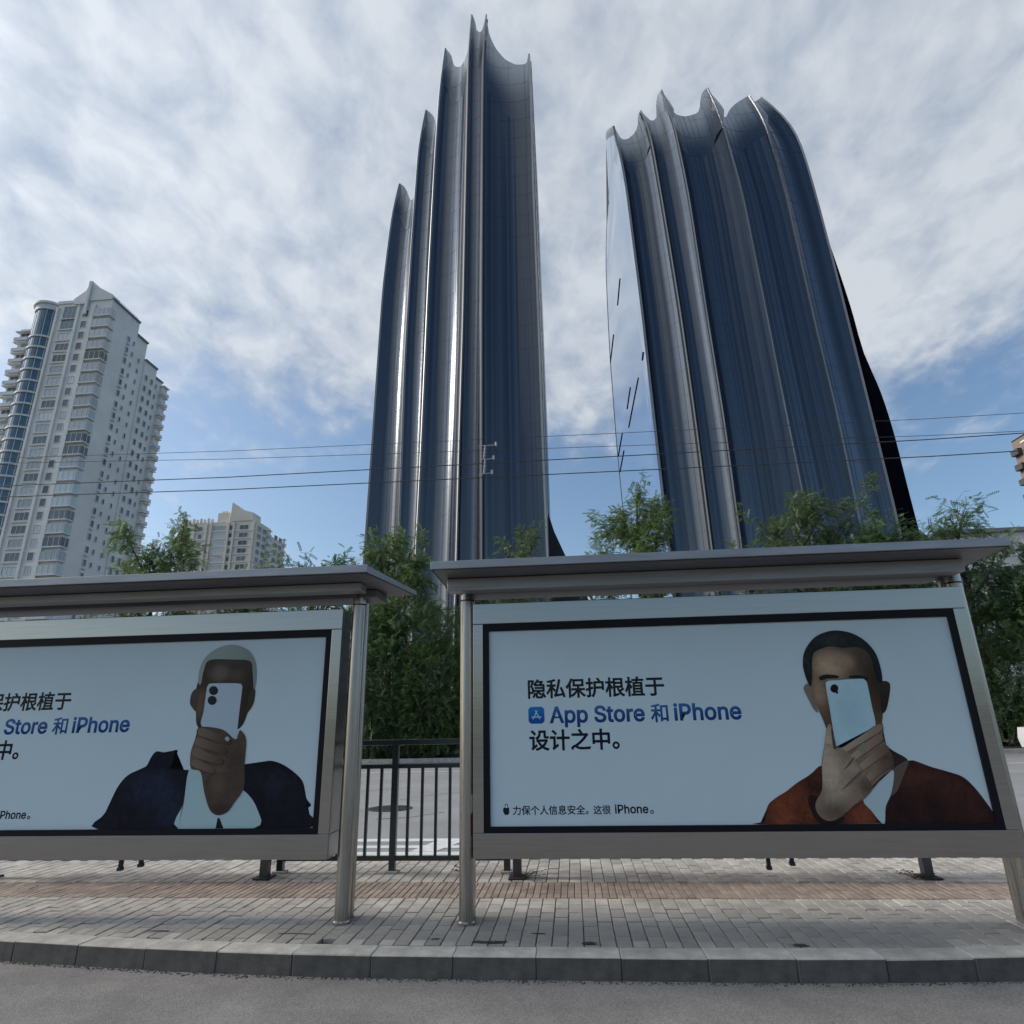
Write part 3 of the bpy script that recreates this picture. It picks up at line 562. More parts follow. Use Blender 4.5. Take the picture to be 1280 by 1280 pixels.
# ------------------------------------------------------------------ benches behind the boxes (legs show below them)
bench_m = mat('bench_steel', (0.10, 0.10, 0.11), 0.4, metal=0.8, var=0.2, vscale=8)
for (lab, xa, xb) in (('dark metal bench behind the right box, only its legs showing below', -0.559, 2.90), ('dark metal bench behind the left box, only its legs showing below', -5.6, -2.883)):
    t = thing('bench', lab, 'bench', ((xa+xb)/2, 6.25, 0), 'benches behind the light boxes')
    for x in (xa, xb):
        b = MB(); b.bbox((x-.038, 6.21, 0), (x+.038, 6.29, .40), .008); l = b.build('leg', bench_m, t)
        b = MB(); b.bbox((x-.075, 6.16, -.002), (x+.075, 6.34, .014), .004); b.build('foot_plate', rubber, l)
    b = MB()
    for k in range(4): b.bbox((xa-.08, 6.06+.10*k, .40), (xb+.08, 6.13+.10*k, .43), .005)
    b.build('seat', bench_m, t)

# ------------------------------------------------------------------ railing between pavement and far road
rail_m = mat('dark_green_paint', (0.020, 0.030, 0.033), 0.28, var=0.2, vscale=6, coat=0.3)
YR = 6.45
rt_ = thing('street_railing', 'dark green steel railing with upright bars behind the gap between the two shelters', 'railing', (-1.748, YR, 0))
bar_mesh = (lambda b: b.box((-.013, -.013, .13), (.013, .013, .905)) or b)(MB()).mesh('bar', rail_m)
pb = MB(); pb.bbox((-.03, -.03, 0), (.03, .03, 1.13), .004); post_mesh = pb.mesh('post', rail_m)
pb = MB(); pb.bbox((-.06, -.05, 0), (.06, .05, .02), .004); foot_mesh = pb.mesh('foot', concrete)
for i in range(-1, 2):
    x = -1.748+1.079*i; p = link('post', post_mesh, rt_, (x, YR, 0)); link('foot', foot_mesh, p, (x, YR, 0))
    if i == 1: break
    for k in range(1, 8): link('bar', bar_mesh, rt_, (x+1.079*k/8, YR, 0))
for nm, z0, z1, w in (('top_rail', 1.115, 1.165, .035), ('middle_rail', .90, .94, .02), ('bottom_rail', .10, .14, .02)):
    b = MB(); b.bbox((-1.748-1.079, YR-w, z0), (-1.748+1.079, YR+w, z1), .006); b.build(nm, rail_m, rt_)

dry = mat('dry_stem', (0.07, 0.06, 0.035), .8); 
for lab, x, y, h, n in (('dry weed sprawling under the railing beside the right shelter post', -1.05, 6.40, .07, 9), ('small weeds around the left leg of the right bench', -.50, 6.20, .09, 14), ('small weeds around the right leg of the right bench', 2.78, 6.22, .06, 14)):
    b = MB()
    for k in range(n):
        a_ = random.uniform(0, 6.28); l_ = random.uniform(.5, 1.3)*.16; e_ = (x+math.cos(a_)*l_, y+math.sin(a_)*l_*.4, random.uniform(.3, 1)*h); b.tube([(x, y, 0), ((x+e_[0])/2, (y+e_[1])/2, e_[2]*.8), e_], [.003, .0025, .0012], 4)
        for _ in range(2):
            f_ = random.uniform(.4, 1); q = (x+(e_[0]-x)*f_, y+(e_[1]-y)*f_, e_[2]*f_+.004); w_ = .012; b.add([q, (q[0]+w_, q[1]-.004, q[2]+.008), (q[0]+2*w_, q[1], q[2]+.002), (q[0]+w_, q[1]+.006, q[2]-.002)], [(0, 1, 2, 3)])
    setp(b.build('weed', dry), lab, 'weed', 'weeds on the pavement')
# ------------------------------------------------------------------ the fluted glass towers
def tower_glass(name, base, ior, tint, rough=.2, tilt=.05):
    m = bpy.data.materials.new(name); m.use_nodes = True; nt = m.node_tree; L = nt.links.new; p = nt.nodes['Principled BSDF']
    uv = nt.nodes.new('ShaderNodeUVMap'); sep = nt.nodes.new('ShaderNodeSeparateXYZ'); L(uv.outputs[0], sep.inputs[0])
    def fl(sock, d):
        a = nt.nodes.new('ShaderNodeMath'); a.operation = 'DIVIDE'; L(sock, a.inputs[0]); a.inputs[1].default_value = d
        f = nt.nodes.new('ShaderNodeMath'); f.operation = 'FLOOR'; L(a.outputs[0], f.inputs[0]); return f.outputs[0]
    cb = nt.nodes.new('ShaderNodeCombineXYZ'); L(fl(sep.outputs[0], .8), cb.inputs[0]); cb.inputs[1].default_value = 3.0
    wn = nt.nodes.new('ShaderNodeTexWhiteNoise'); wn.noise_dimensions = '2D'; L(cb.outputs[0], wn.inputs['Vector'])
    mx = nt.nodes.new('ShaderNodeMix'); mx.data_type = 'RGBA'; L(wn.outputs['Value'], mx.inputs[0])
    mx.inputs[6].default_value = tuple(c*.35 for c in base)+(1,); mx.inputs[7].default_value = tuple(c*1.7+.004 for c in base)+(1,); L(mx.outputs[2], p.inputs['Base Color'])
    # each pane sits very slightly out of true
    cn = nt.nodes.new('ShaderNodeVectorMath'); cn.operation = 'SUBTRACT'; L(wn.outputs['Color'], cn.inputs[0]); cn.inputs[1].default_value = (.5, .5, .5)
    sc = nt.nodes.new('ShaderNodeVectorMath'); sc.operation = 'MULTIPLY'; L(cn.outputs[0], sc.inputs[0]); sc.inputs[1].default_value = (tilt, tilt, tilt*.12)
    g = nt.nodes.new('ShaderNodeNewGeometry'); ad = nt.nodes.new('ShaderNodeVectorMath'); ad.operation = 'ADD'; L(g.outputs['Normal'], ad.inputs[0]); L(sc.outputs[0], ad.inputs[1])
    nm = nt.nodes.new('ShaderNodeVectorMath'); nm.operation = 'NORMALIZE'; L(ad.outputs[0], nm.inputs[0])
    nz = nt.nodes.new('ShaderNodeTexNoise'); mp = nt.nodes.new('ShaderNodeMapping'); mp.inputs['Scale'].default_value = (.5, .03, 1); L(uv.outputs[0], mp.inputs[0]); L(mp.outputs[0], nz.inputs['Vector']); nz.inputs['Scale'].default_value = 1; nz.inputs['Detail'].default_value = 3
    bp = nt.nodes.new('ShaderNodeBump'); bp.inputs['Strength'].default_value = .25; bp.inputs['Distance'].default_value = .25; L(nz.outputs['Fac'], bp.inputs['Height']); L(nm.outputs[0], bp.inputs['Normal']); L(bp.outputs[0], p.inputs['Normal'])
    c2 = nt.nodes.new('ShaderNodeCombineXYZ'); L(fl(sep.outputs[0], .33), c2.inputs[0]); w2 = nt.nodes.new('ShaderNodeTexWhiteNoise'); w2.noise_dimensions = '2D'; L(c2.outputs[0], w2.inputs['Vector'])
    rr_ = nt.nodes.new('ShaderNodeMapRange'); L(w2.outputs['Value'], rr_.inputs[0]); rr_.inputs[3].default_value = rough*.55; rr_.inputs[4].default_value = rough*1.5; L(rr_.outputs[0], p.inputs['Roughness'])
    ri = nt.nodes.new('ShaderNodeMapRange'); L(w2.outputs['Value'], ri.inputs[0]); ri.inputs[3].default_value = ior*.93; ri.inputs[4].default_value = ior*1.07; L(ri.outputs[0], p.inputs['IOR']); p.inputs['Specular Tint'].default_value = tuple(tint)+(1,)
    return m
tglass = tower_glass('dark_tower_glass', (0.002, 0.007, 0.026), 1.9, (0.84, 0.92, 1.0), .25, .22)
flank_glass = mat('mirror_flank_glass', (0.55, 0.62, 0.71), .07, metal=1.0, var=.04, vscale=.2)
shaded_side = mat('shaded_glass_side', (0.006, 0.006, 0.010), .9, spec=.0, var=.3, vscale=.5)  # tower side facing away; its unlit dark is painted in as colour
def crown_glass():
    """screen glass; its fade from dark foot to pale rim paints in reflected sky"""
    m = glass_sheet('crown_glass', (0.30, 0.34, 0.38), .12, .42, 1.7); nt = m.node_tree; L = nt.links.new
    out = [n for n in nt.nodes if n.type == 'OUTPUT_MATERIAL'][0]; pale = out.inputs[0].links[0].from_socket
    p = nt.nodes.new('ShaderNodeBsdfPrincipled'); p.inputs['Base Color'].default_value = (.002, .007, .026, 1); p.inputs['Roughness'].default_value = .24; p.inputs['IOR'].default_value = 1.95; p.inputs['Specular Tint'].default_value = (.84, .92, 1, 1)
    uv = nt.nodes.new('ShaderNodeUVMap'); sp = nt.nodes.new('ShaderNodeSeparateXYZ'); L(uv.outputs[0], sp.inputs[0])
    mr = nt.nodes.new('ShaderNodeMapRange'); L(sp.outputs[1], mr.inputs[0]); mr.interpolation_type = 'SMOOTHSTEP'; mr.inputs[3].default_value = 0.0; mr.inputs[4].default_value = 1.0
    mx = nt.nodes.new('ShaderNodeMixShader'); L(mr.outputs[0], mx.inputs[0]); L(p.outputs[0], mx.inputs[1]); L(pale, mx.inputs[2]); L(mx.outputs[0], out.inputs[0]); return m
crown_m = crown_glass()
fin_m = mat('pale_fin_metal', (0.34, 0.335, 0.33), 0.45, metal=0.6, var=0.15, vscale=.6, stretch=(1, 1, .1))
mull_m = mat('mullion_metal', (0.10, 0.11, 0.135), 0.45, metal=0.6)
wing_m = mat('wing_cladding', (0.02, 0.022, 0.03), 0.5)
leaf_glass = glass_sheet('finial_glass', (0.42, 0.45, 0.48), .15, .30, 1.6)
slab_m = mat('tower_inner_slab', (0.05, 0.055, 0.065), 0.7)
slit_m = mat('dark_slit', (0.01, 0.01, 0.012), 0.5)

class Ridge:
    def __init__(s, pts, Y, Yb=None):
        Yb = Y if Yb is None else Yb; P = []
        y0, y1 = pts[0][1], pts[-1][1]
        for (x, y) in pts: P.append(at_y(x, y, Y+(Yb-Y)*(y-y0)/(y1-y0)))
        P = sorted(P, key=lambda q: q[2]); a, b = P[0], P[min(2, len(P)-1)]
        k = (a-b)/(a[2]-b[2]); P = [a+k*(-.1-a[2])]+P
        P = np.array(P); s.tip = P[-1]; s.z = P[:, 2]
        # smooth resample
        zz = np.linspace(P[0, 2], P[-1, 2], 160); X = np.interp(zz, s.z, P[:, 0]); Yy = np.interp(zz, s.z, P[:, 1])
        ker = np.hanning(25); ker /= ker.sum()
        def sm(a):
            l = 2*a[0]-a[12:0:-1]; r = 2*a[-1]-a[-2:-14:-1]; return np.convolve(np.concatenate([l, a, r]), ker, 'valid')
        s.zz, s.X, s.Y = zz, sm(X), sm(Yy)
    def at(s, z):
        if z > s.zz[-1]:
            d = z-s.zz[-1]; h = s.zz[-1]-s.zz[-6]; return np.array([s.X[-1]+(s.X[-1]-s.X[-6])/h*d, s.Y[-1]+(s.Y[-1]-s.Y[-6])/h*d])
        return np.array([np.interp(z, s.zz, s.X), np.interp(z, s.zz, s.Y)])

def flute(t, A, B, top, conc, crown=5.0, back=9.0, mull=.95, nu=14, nv=44, glass=None, joint=None):
    """glass flute hung between two ridges; top: pixels of its upper edge in the photo"""
    crown = crown*1.9 if crown > 2 else crown; us = np.linspace(0, 1, nu+1)
    tx = np.array([p[0] for p in top], float); uu = (tx-tx[0])/(tx[-1]-tx[0])
    tz = []
    for (x, y), u in zip(top, uu):
        z = at_y(x, y, A.tip[1]+(B.Y[-1]-A.tip[1])*u)[2]; tz.append(z)
    T = np.interp(us, uu, tz)
    def surf(u, z):
        a, b = A.at(z), B.at(z); d = b-a; ln = math.hypot(*d)+1e-6; inw = np.array([-d[1], d[0]])/ln
        q = a+d*u+inw*conc*ln*3.75*u**.75*(1-u)**1.05; return q, -inw, ln
    body = MB(); uvs = []
    grid = []
    for j in range(nv+1):
        for i, u in enumerate(us):
            z = -.1+(T[i]-crown+.1)*j/nv; q, n_, ln = surf(u, z); body.v.append((q[0], q[1], z)); uvs.append((u*ln+A.tip[0], z))
    for j in range(nv):
        for i in range(nu):
            k = j*(nu+1)+i; body.f.append((k, k+1, k+nu+2, k+nu+1)); body.m.append(0)
    # back and flanks
    k0 = len(body.v); nb = 9
    for j in range(nb):
        for i, (R_, u) in enumerate(((A, 0), (B, 1))):
            zt = T.min()-crown-.05; z = -.1+(zt+.1)*j/(nb-1); q = R_.at(z); e = .03 if u == 0 else -.03
            body.v.append((q[0]+e, q[1]+back, z)); uvs.append((q[1]+back, z))
    for j in range(nb-1):
        k = k0+2*j; body.f.append((k+1, k, k+2, k+3)); body.m.append(0)
    for col, off in ((0, 0), (nu, 1)):
        for j in range(nb-1):
            j0 = round(j*nv/(nb-1)); j1 = round((j+1)*nv/(nb-1)); fr = [jj*(nu+1)+col for jj in range(j0, j1+1)]
            bk_ = [k0+2*(j+1)+off, k0+2*j+off]; f = tuple(fr+bk_); body.f.append(f if off else f[::-1]); body.m.append(0)
    topring = [nv*(nu+1)+i for i in range(nu+1)]+[k0+2*(nb-1)+1, k0+2*(nb-1)]; body.f.append(tuple(topring)); body.m.append(1)
    o = body.build('flute', [glass or tglass, slab_m], t, True)
    ul = o.data.uv_layers.new(name='UVMap'); li = np.empty(len(o.data.loops), dtype=np.int32); o.data.loops.foreach_get('vertex_index', li); ul.data.foreach_set('uv', np.array(uvs)[li].ravel())
    # glass crown above the roof line (a sheet with thickness)
    cm = MB(); nc = 8
    for off in (0.0, -.14):
        for j in range(nc+1):
            for i, u in enumerate(us):
                z = T[i]-crown+crown*j/nc; q, n_, ln = surf(u, z); q = q+n_*off; cm.v.append((q[0], q[1], z))
    h_ = (nc+1)*(nu+1)
    for j in range(nc):
        for i in range(nu):
            k = j*(nu+1)+i; cm.f += [(k, k+1, k+nu+2, k+nu+1), (h_+k+nu+1, h_+k+nu+2, h_+k+1, h_+k)]; cm.m += [0, 0]
    for i in range(nu):
        k = nc*(nu+1)+i; cm.f.append((k, k+1, h_+k+1, h_+k)); cm.m.append(0)
    c = cm.build('crown_screen', crown_m, o, True)
    cuv = np.array([(i/nu, j/nc) for _o in range(2) for j in range(nc+1) for i in range(nu+1)]); ul = c.data.uv_layers.new(name='UVMap'); li = np.empty(len(c.data.loops), dtype=np.int32); c.data.loops.foreach_get('vertex_index', li); ul.data.foreach_set('uv', cuv[li].ravel())
    if joint:                                           # dark shadow gap beside the fin
        jm = MB(); prev = None
        for j in range(41):
            uj = [joint[0], joint[1]]; Tt = np.interp(uj[0], us, T)-.3; z = -.1+(Tt+.1)*j/40; kk = len(jm.v)
            for u_, pr in ((uj[0], -.05), (uj[0], .05), (uj[1], .05), (uj[1], -.05)):
                q, n_, ln = surf(u_, z); jm.v.append((q[0]+n_[0]*pr, q[1]+n_[1]*pr, z))
            if prev is not None:
                for a_ in range(3): jm.f.append((prev+a_, prev+a_+1, kk+a_+1, kk+a_)); jm.m.append(0)
            prev = kk
        jm.build('shadow_joint', slit_m, o)
    # mullions and transoms
    mm = MB(); wid = surf(.5, T[0]*.5)[2]; n_m = max(2, int(wid/mull)) if mull < 20 else 0; L_ = 26
    for k in range(1, n_m):
        u = k/n_m; Tt = np.interp(u, us, T); prev = None; w = .012 if k % 4 else .028; pr = .035
        if rng.random() < .3: continue
        for j in range(L_+1):
            z = -.1+(Tt-.1+.1)*j/L_; q, n_, ln = surf(u, z); tn = np.array([-n_[1], n_[0]])
            ring = [q-tn*w-n_*.02, q-tn*w+n_*pr, q+tn*w+n_*pr, q+tn*w-n_*.02]; ring = [(r_[0], r_[1], z) for r_ in ring]
            kk = len(mm.v); mm.v += ring
            if prev is not None:
                for a in range(3): mm.f.append((prev+a, prev+a+1, kk+a+1, kk+a)); mm.m.append(0)
            prev = kk
    zf = 8.4 if mull < 20 else 1e9
    while zf < max(T)-2:
        prev = None
        for i in range(nu+1):
            if zf > T[i]-1: prev = None; continue
            q, n_, ln = surf(us[i], zf); kk = len(mm.v); mm.v += [(q[0]-n_[0]*.02, q[1]-n_[1]*.02, zf-.012), (q[0]+n_[0]*.02, q[1]+n_[1]*.02, zf-.012), (q[0]+n_[0]*.02, q[1]+n_[1]*.02, zf+.012), (q[0]-n_[0]*.02, q[1]-n_[1]*.02, zf+.012)]
            if prev is not None:
                for a in range(3): mm.f.append((prev+a, kk+a, kk+a+1, prev+a+1)); mm.m.append(0)
            prev = kk
        zf += 4.2
    if mm.v: setp(mm.build('mullions', mull_m, o), kind='stuff')
    return o
def fin(t, R_, w=.13, pr=.2, leaf=(1.0, 4.5), out=(0, -1)):
    b = MB(); prev = None; o_ = np.array(out, float); o_ /= np.linalg.norm(o_); tn = np.array([-o_[1], o_[0]])
    for z in np.linspace(-.1, R_.tip[2]-.2, 46):
        q = R_.at(z); kk = len(b.v)
        for s_, r in ((-1, -.1), (-.7, pr), (.7, pr), (1, -.1)):
            p = q+tn*s_*w+o_*r; b.v.append((p[0], p[1], z))
        if prev is not None:
            for a in range(3): b.f.append((prev+a, prev+a+1, kk+a+1, kk+a)); b.m.append(0)
        prev = kk
    o = b.build('fin', fin_m, t, True)
    if leaf:                                            # rounded glass finial where the flute edges meet
        w_, h_ = leaf; b = MB(); n = 9; z0 = R_.tip[2]-h_
        ringf = []
        for k in range(n+1):
            f = k/n; q = R_.at(z0+h_*f); hw = w_/2*(1-f**2.2)*(0.35+.65*min(1, f*3)) + .02
            ringf.append([(q[0]-hw*.55, q[1]+.25), (q[0]+hw*.2, q[1]-.12), (q[0]+hw*.9, q[1]+.35), (q[0]+hw*.2, q[1]+.75), (z0+h_*f,)])
        for r_ in ringf:
            for a in range(4): b.v.append((r_[a][0], r_[a][1], r_[4][0]))
        for k in range(n):
            for a in range(4): b.f.append((k*4+a, k*4+(a+1) % 4, (k+1)*4+(a+1) % 4, (k+1)*4+a)); b.m.append(0)
        b.f.append((n*4, n*4+1, n*4+2, n*4+3)); b.m.append(0)
        b.build('finial', leaf_glass, o, True)
    return o

# left tower
tl = thing('glass_tower', 'tall dark blue fluted glass tower with stepped pointed crowns, left of the two', 'skyscraper', (-12, 86, 0), 'dark fluted glass towers')
q1 = Ridge([(500, 229), (491, 265), (479, 360), (465, 560), (456, 690)], 92)
q2 = Ridge([(533, 137), (524, 180), (516, 290), (507, 440), (498, 690)], 88)
q3 = Ridge([(557, 60), (550, 110), (544, 200), (536, 350), (527, 560), (520, 700)], 84.5)
q4 = Ridge([(590, 18), (586, 60), (583, 200), (579, 400), (574, 560), (571, 690)], 81)
q5 = Ridge([(608, 18), (604, 60), (603, 200), (602, 400), (602, 560), (602, 690)], 80.4)
q6 = Ridge([(661, 67), (663, 110), (667, 250), (673, 400), (680, 600), (684, 690)], 82)
q7 = Ridge([(664, 76), (668, 150), (674, 300), (681, 480), (688, 690)], 96)
flute(tl, q1, q2, [(500, 229), (502, 231), (505, 240), (507, 244), (511, 240), (516, 231), (520, 224)], .26, crown=3.5, joint=(.86, .94))
flute(tl, q2, q3, [(533, 137), (536, 140), (539, 149), (541, 151), (545, 146), (549, 132)], .27, crown=4, joint=(.86, .93))
flute(tl, q3, q4, [(557, 60), (560, 63), (562, 71), (564, 75), (570, 74), (578, 64), (587, 48)], .24, crown=4.5, nu=18, joint=(.87, .94))
flute(tl, q4, q5, [(590, 18), (592, 20), (594, 27), (595, 32), (600, 35), (603, 33), (605, 26), (606.5, 20), (608, 18)], .26, crown=5, joint=(.90, .97))
flute(tl, q5, q6, [(608, 18), (609.5, 21), (611, 30), (614, 39), (622, 52), (634, 66), (646, 75), (656, 78), (660, 76), (661, 67)], .13, crown=7, nu=20, joint=(.015, .05))
flute(tl, q6, q7, [(661, 67), (662, 74), (663, 77), (664, 76)], .0, crown=4, nu=4)
for q, lf, ov in ((q1, (1.5, 4.5), (-1, -.5)), (q2, (1.6, 5.5), (-1, -.6)), (q3, (1.6, 6), (-.8, -.8)), (q4, (1.2, 6.5), (-.5, -1)), (q5, (1.2, 6.5), (0, -1)), (q6, (.5, 3.0), (1, -.4))):
    fin(tl, q, leaf=lf, out=ov)
# low dark wing at the foot of the left tower
w0 = at_y(682, 640, 93); w1 = at_y(708, 699, 93)
k = (w1[0]-w0[0])/(w0[2]-w1[2]); b = MB()
poly = [(w0[0]-3, -.1), (w0[0]+k*w0[2]*1.25, -.1), (w0[0]+k*w0[2]*.8, w0[2]*.30), (w1[0], w1[2]), (w0[0]+k*(w0[2]-w1[2])*.42, w1[2]+(w0[2]-w1[2])*.55), (w0[0]+.3, w0[2]), (w0[0]-.3, w0[2]+1), (w0[0]-3, w0[2]+1.4)]
b.prism(poly, 92, 104); b.build('low_wing', wing_m, tl)

# right tower
tr = thing('glass_tower', 'broader dark fluted glass tower with rounded right shoulder, right of the two', 'skyscraper', (28, 92, 0), 'dark fluted glass towers')
p0 = Ridge([(764, 172), (760, 230), (757, 330), (762, 440), (771, 560), (779, 640), (785, 700)], 108)
p1 = Ridge([(767, 157), (775, 190), (783, 231), (793, 310), (803, 389), (814, 490), (827, 605), (837, 690)], 84.5)
p2 = Ridge([(801, 138), (813, 165), (830, 263), (850, 385), (869, 520), (890, 686)], 84)
p3 = Ridge([(827, 112), (842, 152), (860, 238), (883, 388), (906, 531), (927, 686)], 83)
p4 = Ridge([(884, 110), (899, 140), (927, 238), (957, 388), (983, 520), (1004, 622), (1017, 690)], 85)
p5 = Ridge([(936, 120), (955, 147), (983, 249), (1014, 388), (1046, 520), (1071, 640), (1081, 690)], 89)
p6 = Ridge([(950, 121), (978, 141), (997, 168), (1013, 220), (1032, 291), (1056, 386), (1085, 503), (1117, 633), (1130, 690)], 95)
p7 = Ridge([(1030, 285), (1046, 330), (1067, 394), (1079, 443), (1099, 482), (1117, 538), (1138, 622), (1153, 679)], 106)
side = flute(tr, p0, p1, [(764, 172), (765, 168), (766, 163), (767, 157)], 0.0, crown=2, mull=30, nu=8, glass=flank_glass, back=.6)
def zz4(*pts): return [(730+x/2.844, 80+y/2.844) for x, y in pts]
flute(tr, p1, p2, zz4((106, 218), (112, 224), (118, 243), (124, 248), (140, 243), (165, 226), (180, 208), (188, 182), (196, 168), (203, 164)), .24, crown=4, joint=(.93, .98))
flute(tr, p2, p3, zz4((203, 164), (211, 169), (217, 182), (228, 184), (240, 172), (246, 150), (254, 120), (264, 98), (277, 90)), .24, crown=5, joint=(.94, .985))
flute(tr, p3, p4, zz4((277, 90), (288, 97), (298, 118), (306, 140), (320, 149), (350, 153), (385, 150), (398, 143), (405, 122), (415, 100), (426, 88), (438, 84)), .19, crown=5, nu=18, joint=(.012, .035))
flute(tr, p4, p5, zz4((438, 84), (452, 90), (464, 106), (474, 130), (486, 150), (500, 157), (510, 145), (525, 130), (545, 119), (565, 114), (588, 112)), .19, crown=5, nu=18, joint=(.012, .035))
flute(tr, p5, p6, zz4((588, 112), (600, 113), (612, 116), (626, 120)), .16, crown=2.5, joint=(.012, .04))
flute(tr, p6, p7, [(1000, 175), (1010, 205), (1020, 245), (1030, 285)], .05, crown=2, mull=30, glass=shaded_side)
for q, lf, ov in ((p1, (1.3, 5), (-1, -.4)), (p2, (1.8, 5), (-.5, -1)), (p3, (2.4, 6.5), (-.3, -1)), (p4, (3.2, 7.5), (0, -1)), (p5, (3.5, 7), (.2, -1)), (p6, None, (.7, -.7))):
    fin(tr, q, leaf=lf, out=ov)
fin(tr, p0, w=.06, pr=.08, leaf=None, out=(-1, -.2))
# slanting dark slits in the flat flank of the right tower
def flank(px, py):
    """hit the flank plane"""
    d = ray(px, py); lo, hi = 60., 120.
    for _ in range(50):
        m_ = (lo+hi)/2; p = d*(m_/d[1]); z = p[2]+HC; a, b = p0.at(z), p1.at(z); u = (m_-a[1])/(b[1]-a[1]); xs = a[0]+(b[0]-a[0])*u
        if p[0] > xs: hi = m_
        else: lo = m_
    return np.array([p[0], p[1], z])
for (xa, ya, xb, yb) in ((775, 348, 772, 381), (767, 418, 763, 453), (798, 472, 786, 534), (788, 484, 784, 511), (778, 541, 773, 570), (780, 563, 775, 590), (804, 440, 803, 450)):
    a, b = flank(xa, ya), flank(xb, yb); mb = MB(); n_ = np.array([-.12, -.02, 0])
    w = np.array([0, .22, 0]); mb.add([a+n_, a+n_+w, b+n_+w, b+n_, a-n_*.2, a-n_*.2+w, b-n_*.2+w, b-n_*.2], [(0, 1, 2, 3), (0, 4, 5, 1), (1, 5, 6, 2), (2, 6, 7, 3), (3, 7, 4, 0)]); mb.build('flank_slit', slit_m, tr)

# ------------------------------------------------------------------ apartment blocks
wall_m = mat('apartment_render', (0.80, 0.775, 0.75), 0.85, var=0.10, vscale=.15, bump=.2, bscale=3)
trim_m = mat('apartment_trim', (0.72, 0.72, 0.73), 0.8, var=0.08, vscale=.4)
wglass = mat('window_glass', (0.12, 0.135, 0.15), 0.06, ior=1.6, obj_rand=.5)
lglass = mat('curtained_window', (0.50, 0.53, 0.54), 0.12, coat=.6, obj_rand=.35)
bglass = mat('blue_bay_glass', (0.055, 0.12, 0.18), 0.05, ior=1.8, var=.3, vscale=.5)
roofd_m = mat('roof_coping', (0.22, 0.23, 0.25), 0.8)
def window_mesh(w, h, glass, mull=1, depth=.12, face='y'):
    """frame proud of the wall with panes set back; origin at the lower centre on the wall face"""
    f = MB(); t_ = .10
    f.box((-w/2-t_, -depth, -t_), (w/2+t_, .05, 0)); f.box((-w/2-t_, -depth, h), (w/2+t_, .05, h+t_)); f.box((-w/2-t_, -depth, .001), (-w/2, .05, h-.001)); f.box((w/2, -depth, .001), (w/2+t_, .05, h-.001))
    for k in range(1, mull+1):
        x = -w/2+w*k/(mull+1); f.box((x-.04, -depth*.6, .002), (x+.04, .05, h-.002))
    p = MB(); p.box((-w/2-.01, -.02, 0), (w/2+.01, .04, h))
    fm, pmh = f.mesh('window', trim_m), p.mesh('pane', glass)
    return fm, pmh
def put_window(t, ms, x, y, z, rz=0):
    o = link('window', ms[0], t, (x, y, z)); o.rotation_euler.z = rz
    c = bpy.data.objects.new('pane', ms[1]); COL.objects.link(c); c.parent = o; ORG[c] = ORG[o]; return o
t = thing('apartment_tower', 'tall pale grey apartment tower with bay windows and a pointed gable, far left', 'apartment block', (-118, 130, 0))
X0, X1, Y0 = -121.3, -107.3, 120.0; ZTOP = 100.9; FH = 3.05
b = MB(); b.box((X0, Y0, -.1), (X1, 130, ZTOP)); b.build('wall', wall_m, t)
b = MB(); b.box((X0+2, 130.002, -.1), (X1-.25, 134.3, ZTOP-3.4)); b.build('rear_wall', wall_m, t)
b = MB(); b.box((X0+2, 134.302, -.1), (X1+.0, 139.2, ZTOP-8.3)); b.build('rear_wall', wall_m, t)
b = MB(); b.box((X0+2, 139.202, -.1), (X1-.4, 142.6, ZTOP-10.5)); b.build('rear_wall', wall_m, t)
for (xa, ya, yb, z) in ((X1-.2, 120, 130, ZTOP), (X1-.4, 130, 134.3, ZTOP-3.4), (X1-.2, 134.3, 139.2, ZTOP-8.3), (X1-.6, 139.2, 142.6, ZTOP-10.5)):
    b = MB(); b.box((xa-.1, ya+.01, z+.003), (xa+.55, yb-.01, z+.45)); b.build('coping', roofd_m, t)
b = MB()
for y in np.arange(120.5, 130, .8): b.box((X1-.7, y, ZTOP+.45), (X1-.62, y+.08, ZTOP+1.6))
b.box((X1-.7, 120.5, ZTOP+1.6), (X1-.62, 130, ZTOP+1.7)); b.build('roof_railing', trim_m, t)
# gable and spire
pk = at_y(117, 352, 120); gl = at_y(93, 378, 120); gr_ = at_y(139, 370, 120)
b = MB(); b.prism([(gl[0], ZTOP+.001), (X1-.2, ZTOP+.001), (X1-.3, ZTOP+1.4), (pk[0]+2.0, ZTOP+3.8), (pk[0]+.5, pk[2]-1.2), (pk[0], pk[2]), (pk[0]-.5, pk[2]-1.0), (pk[0]-1.2, ZTOP+3.0), (gl[0], ZTOP+.8)], 119.7, 122.5); b.build('gable', wall_m, t)
b = MB(); b.box((pk[0]-.35, 119.25, ZTOP-4), (pk[0]+.35, 119.69, pk[2]-.4)); b.box((pk[0]-3.4, 119.4, ZTOP-1.0), (pk[0]-.36, 119.69, ZTOP-.2)); b.build('gable_trim', trim_m, t)
b = MB(); b.box((X0-.2, 119.75, ZTOP-.3), (gl[0], 124, ZTOP+.5)); b.build('parapet', trim_m, t)
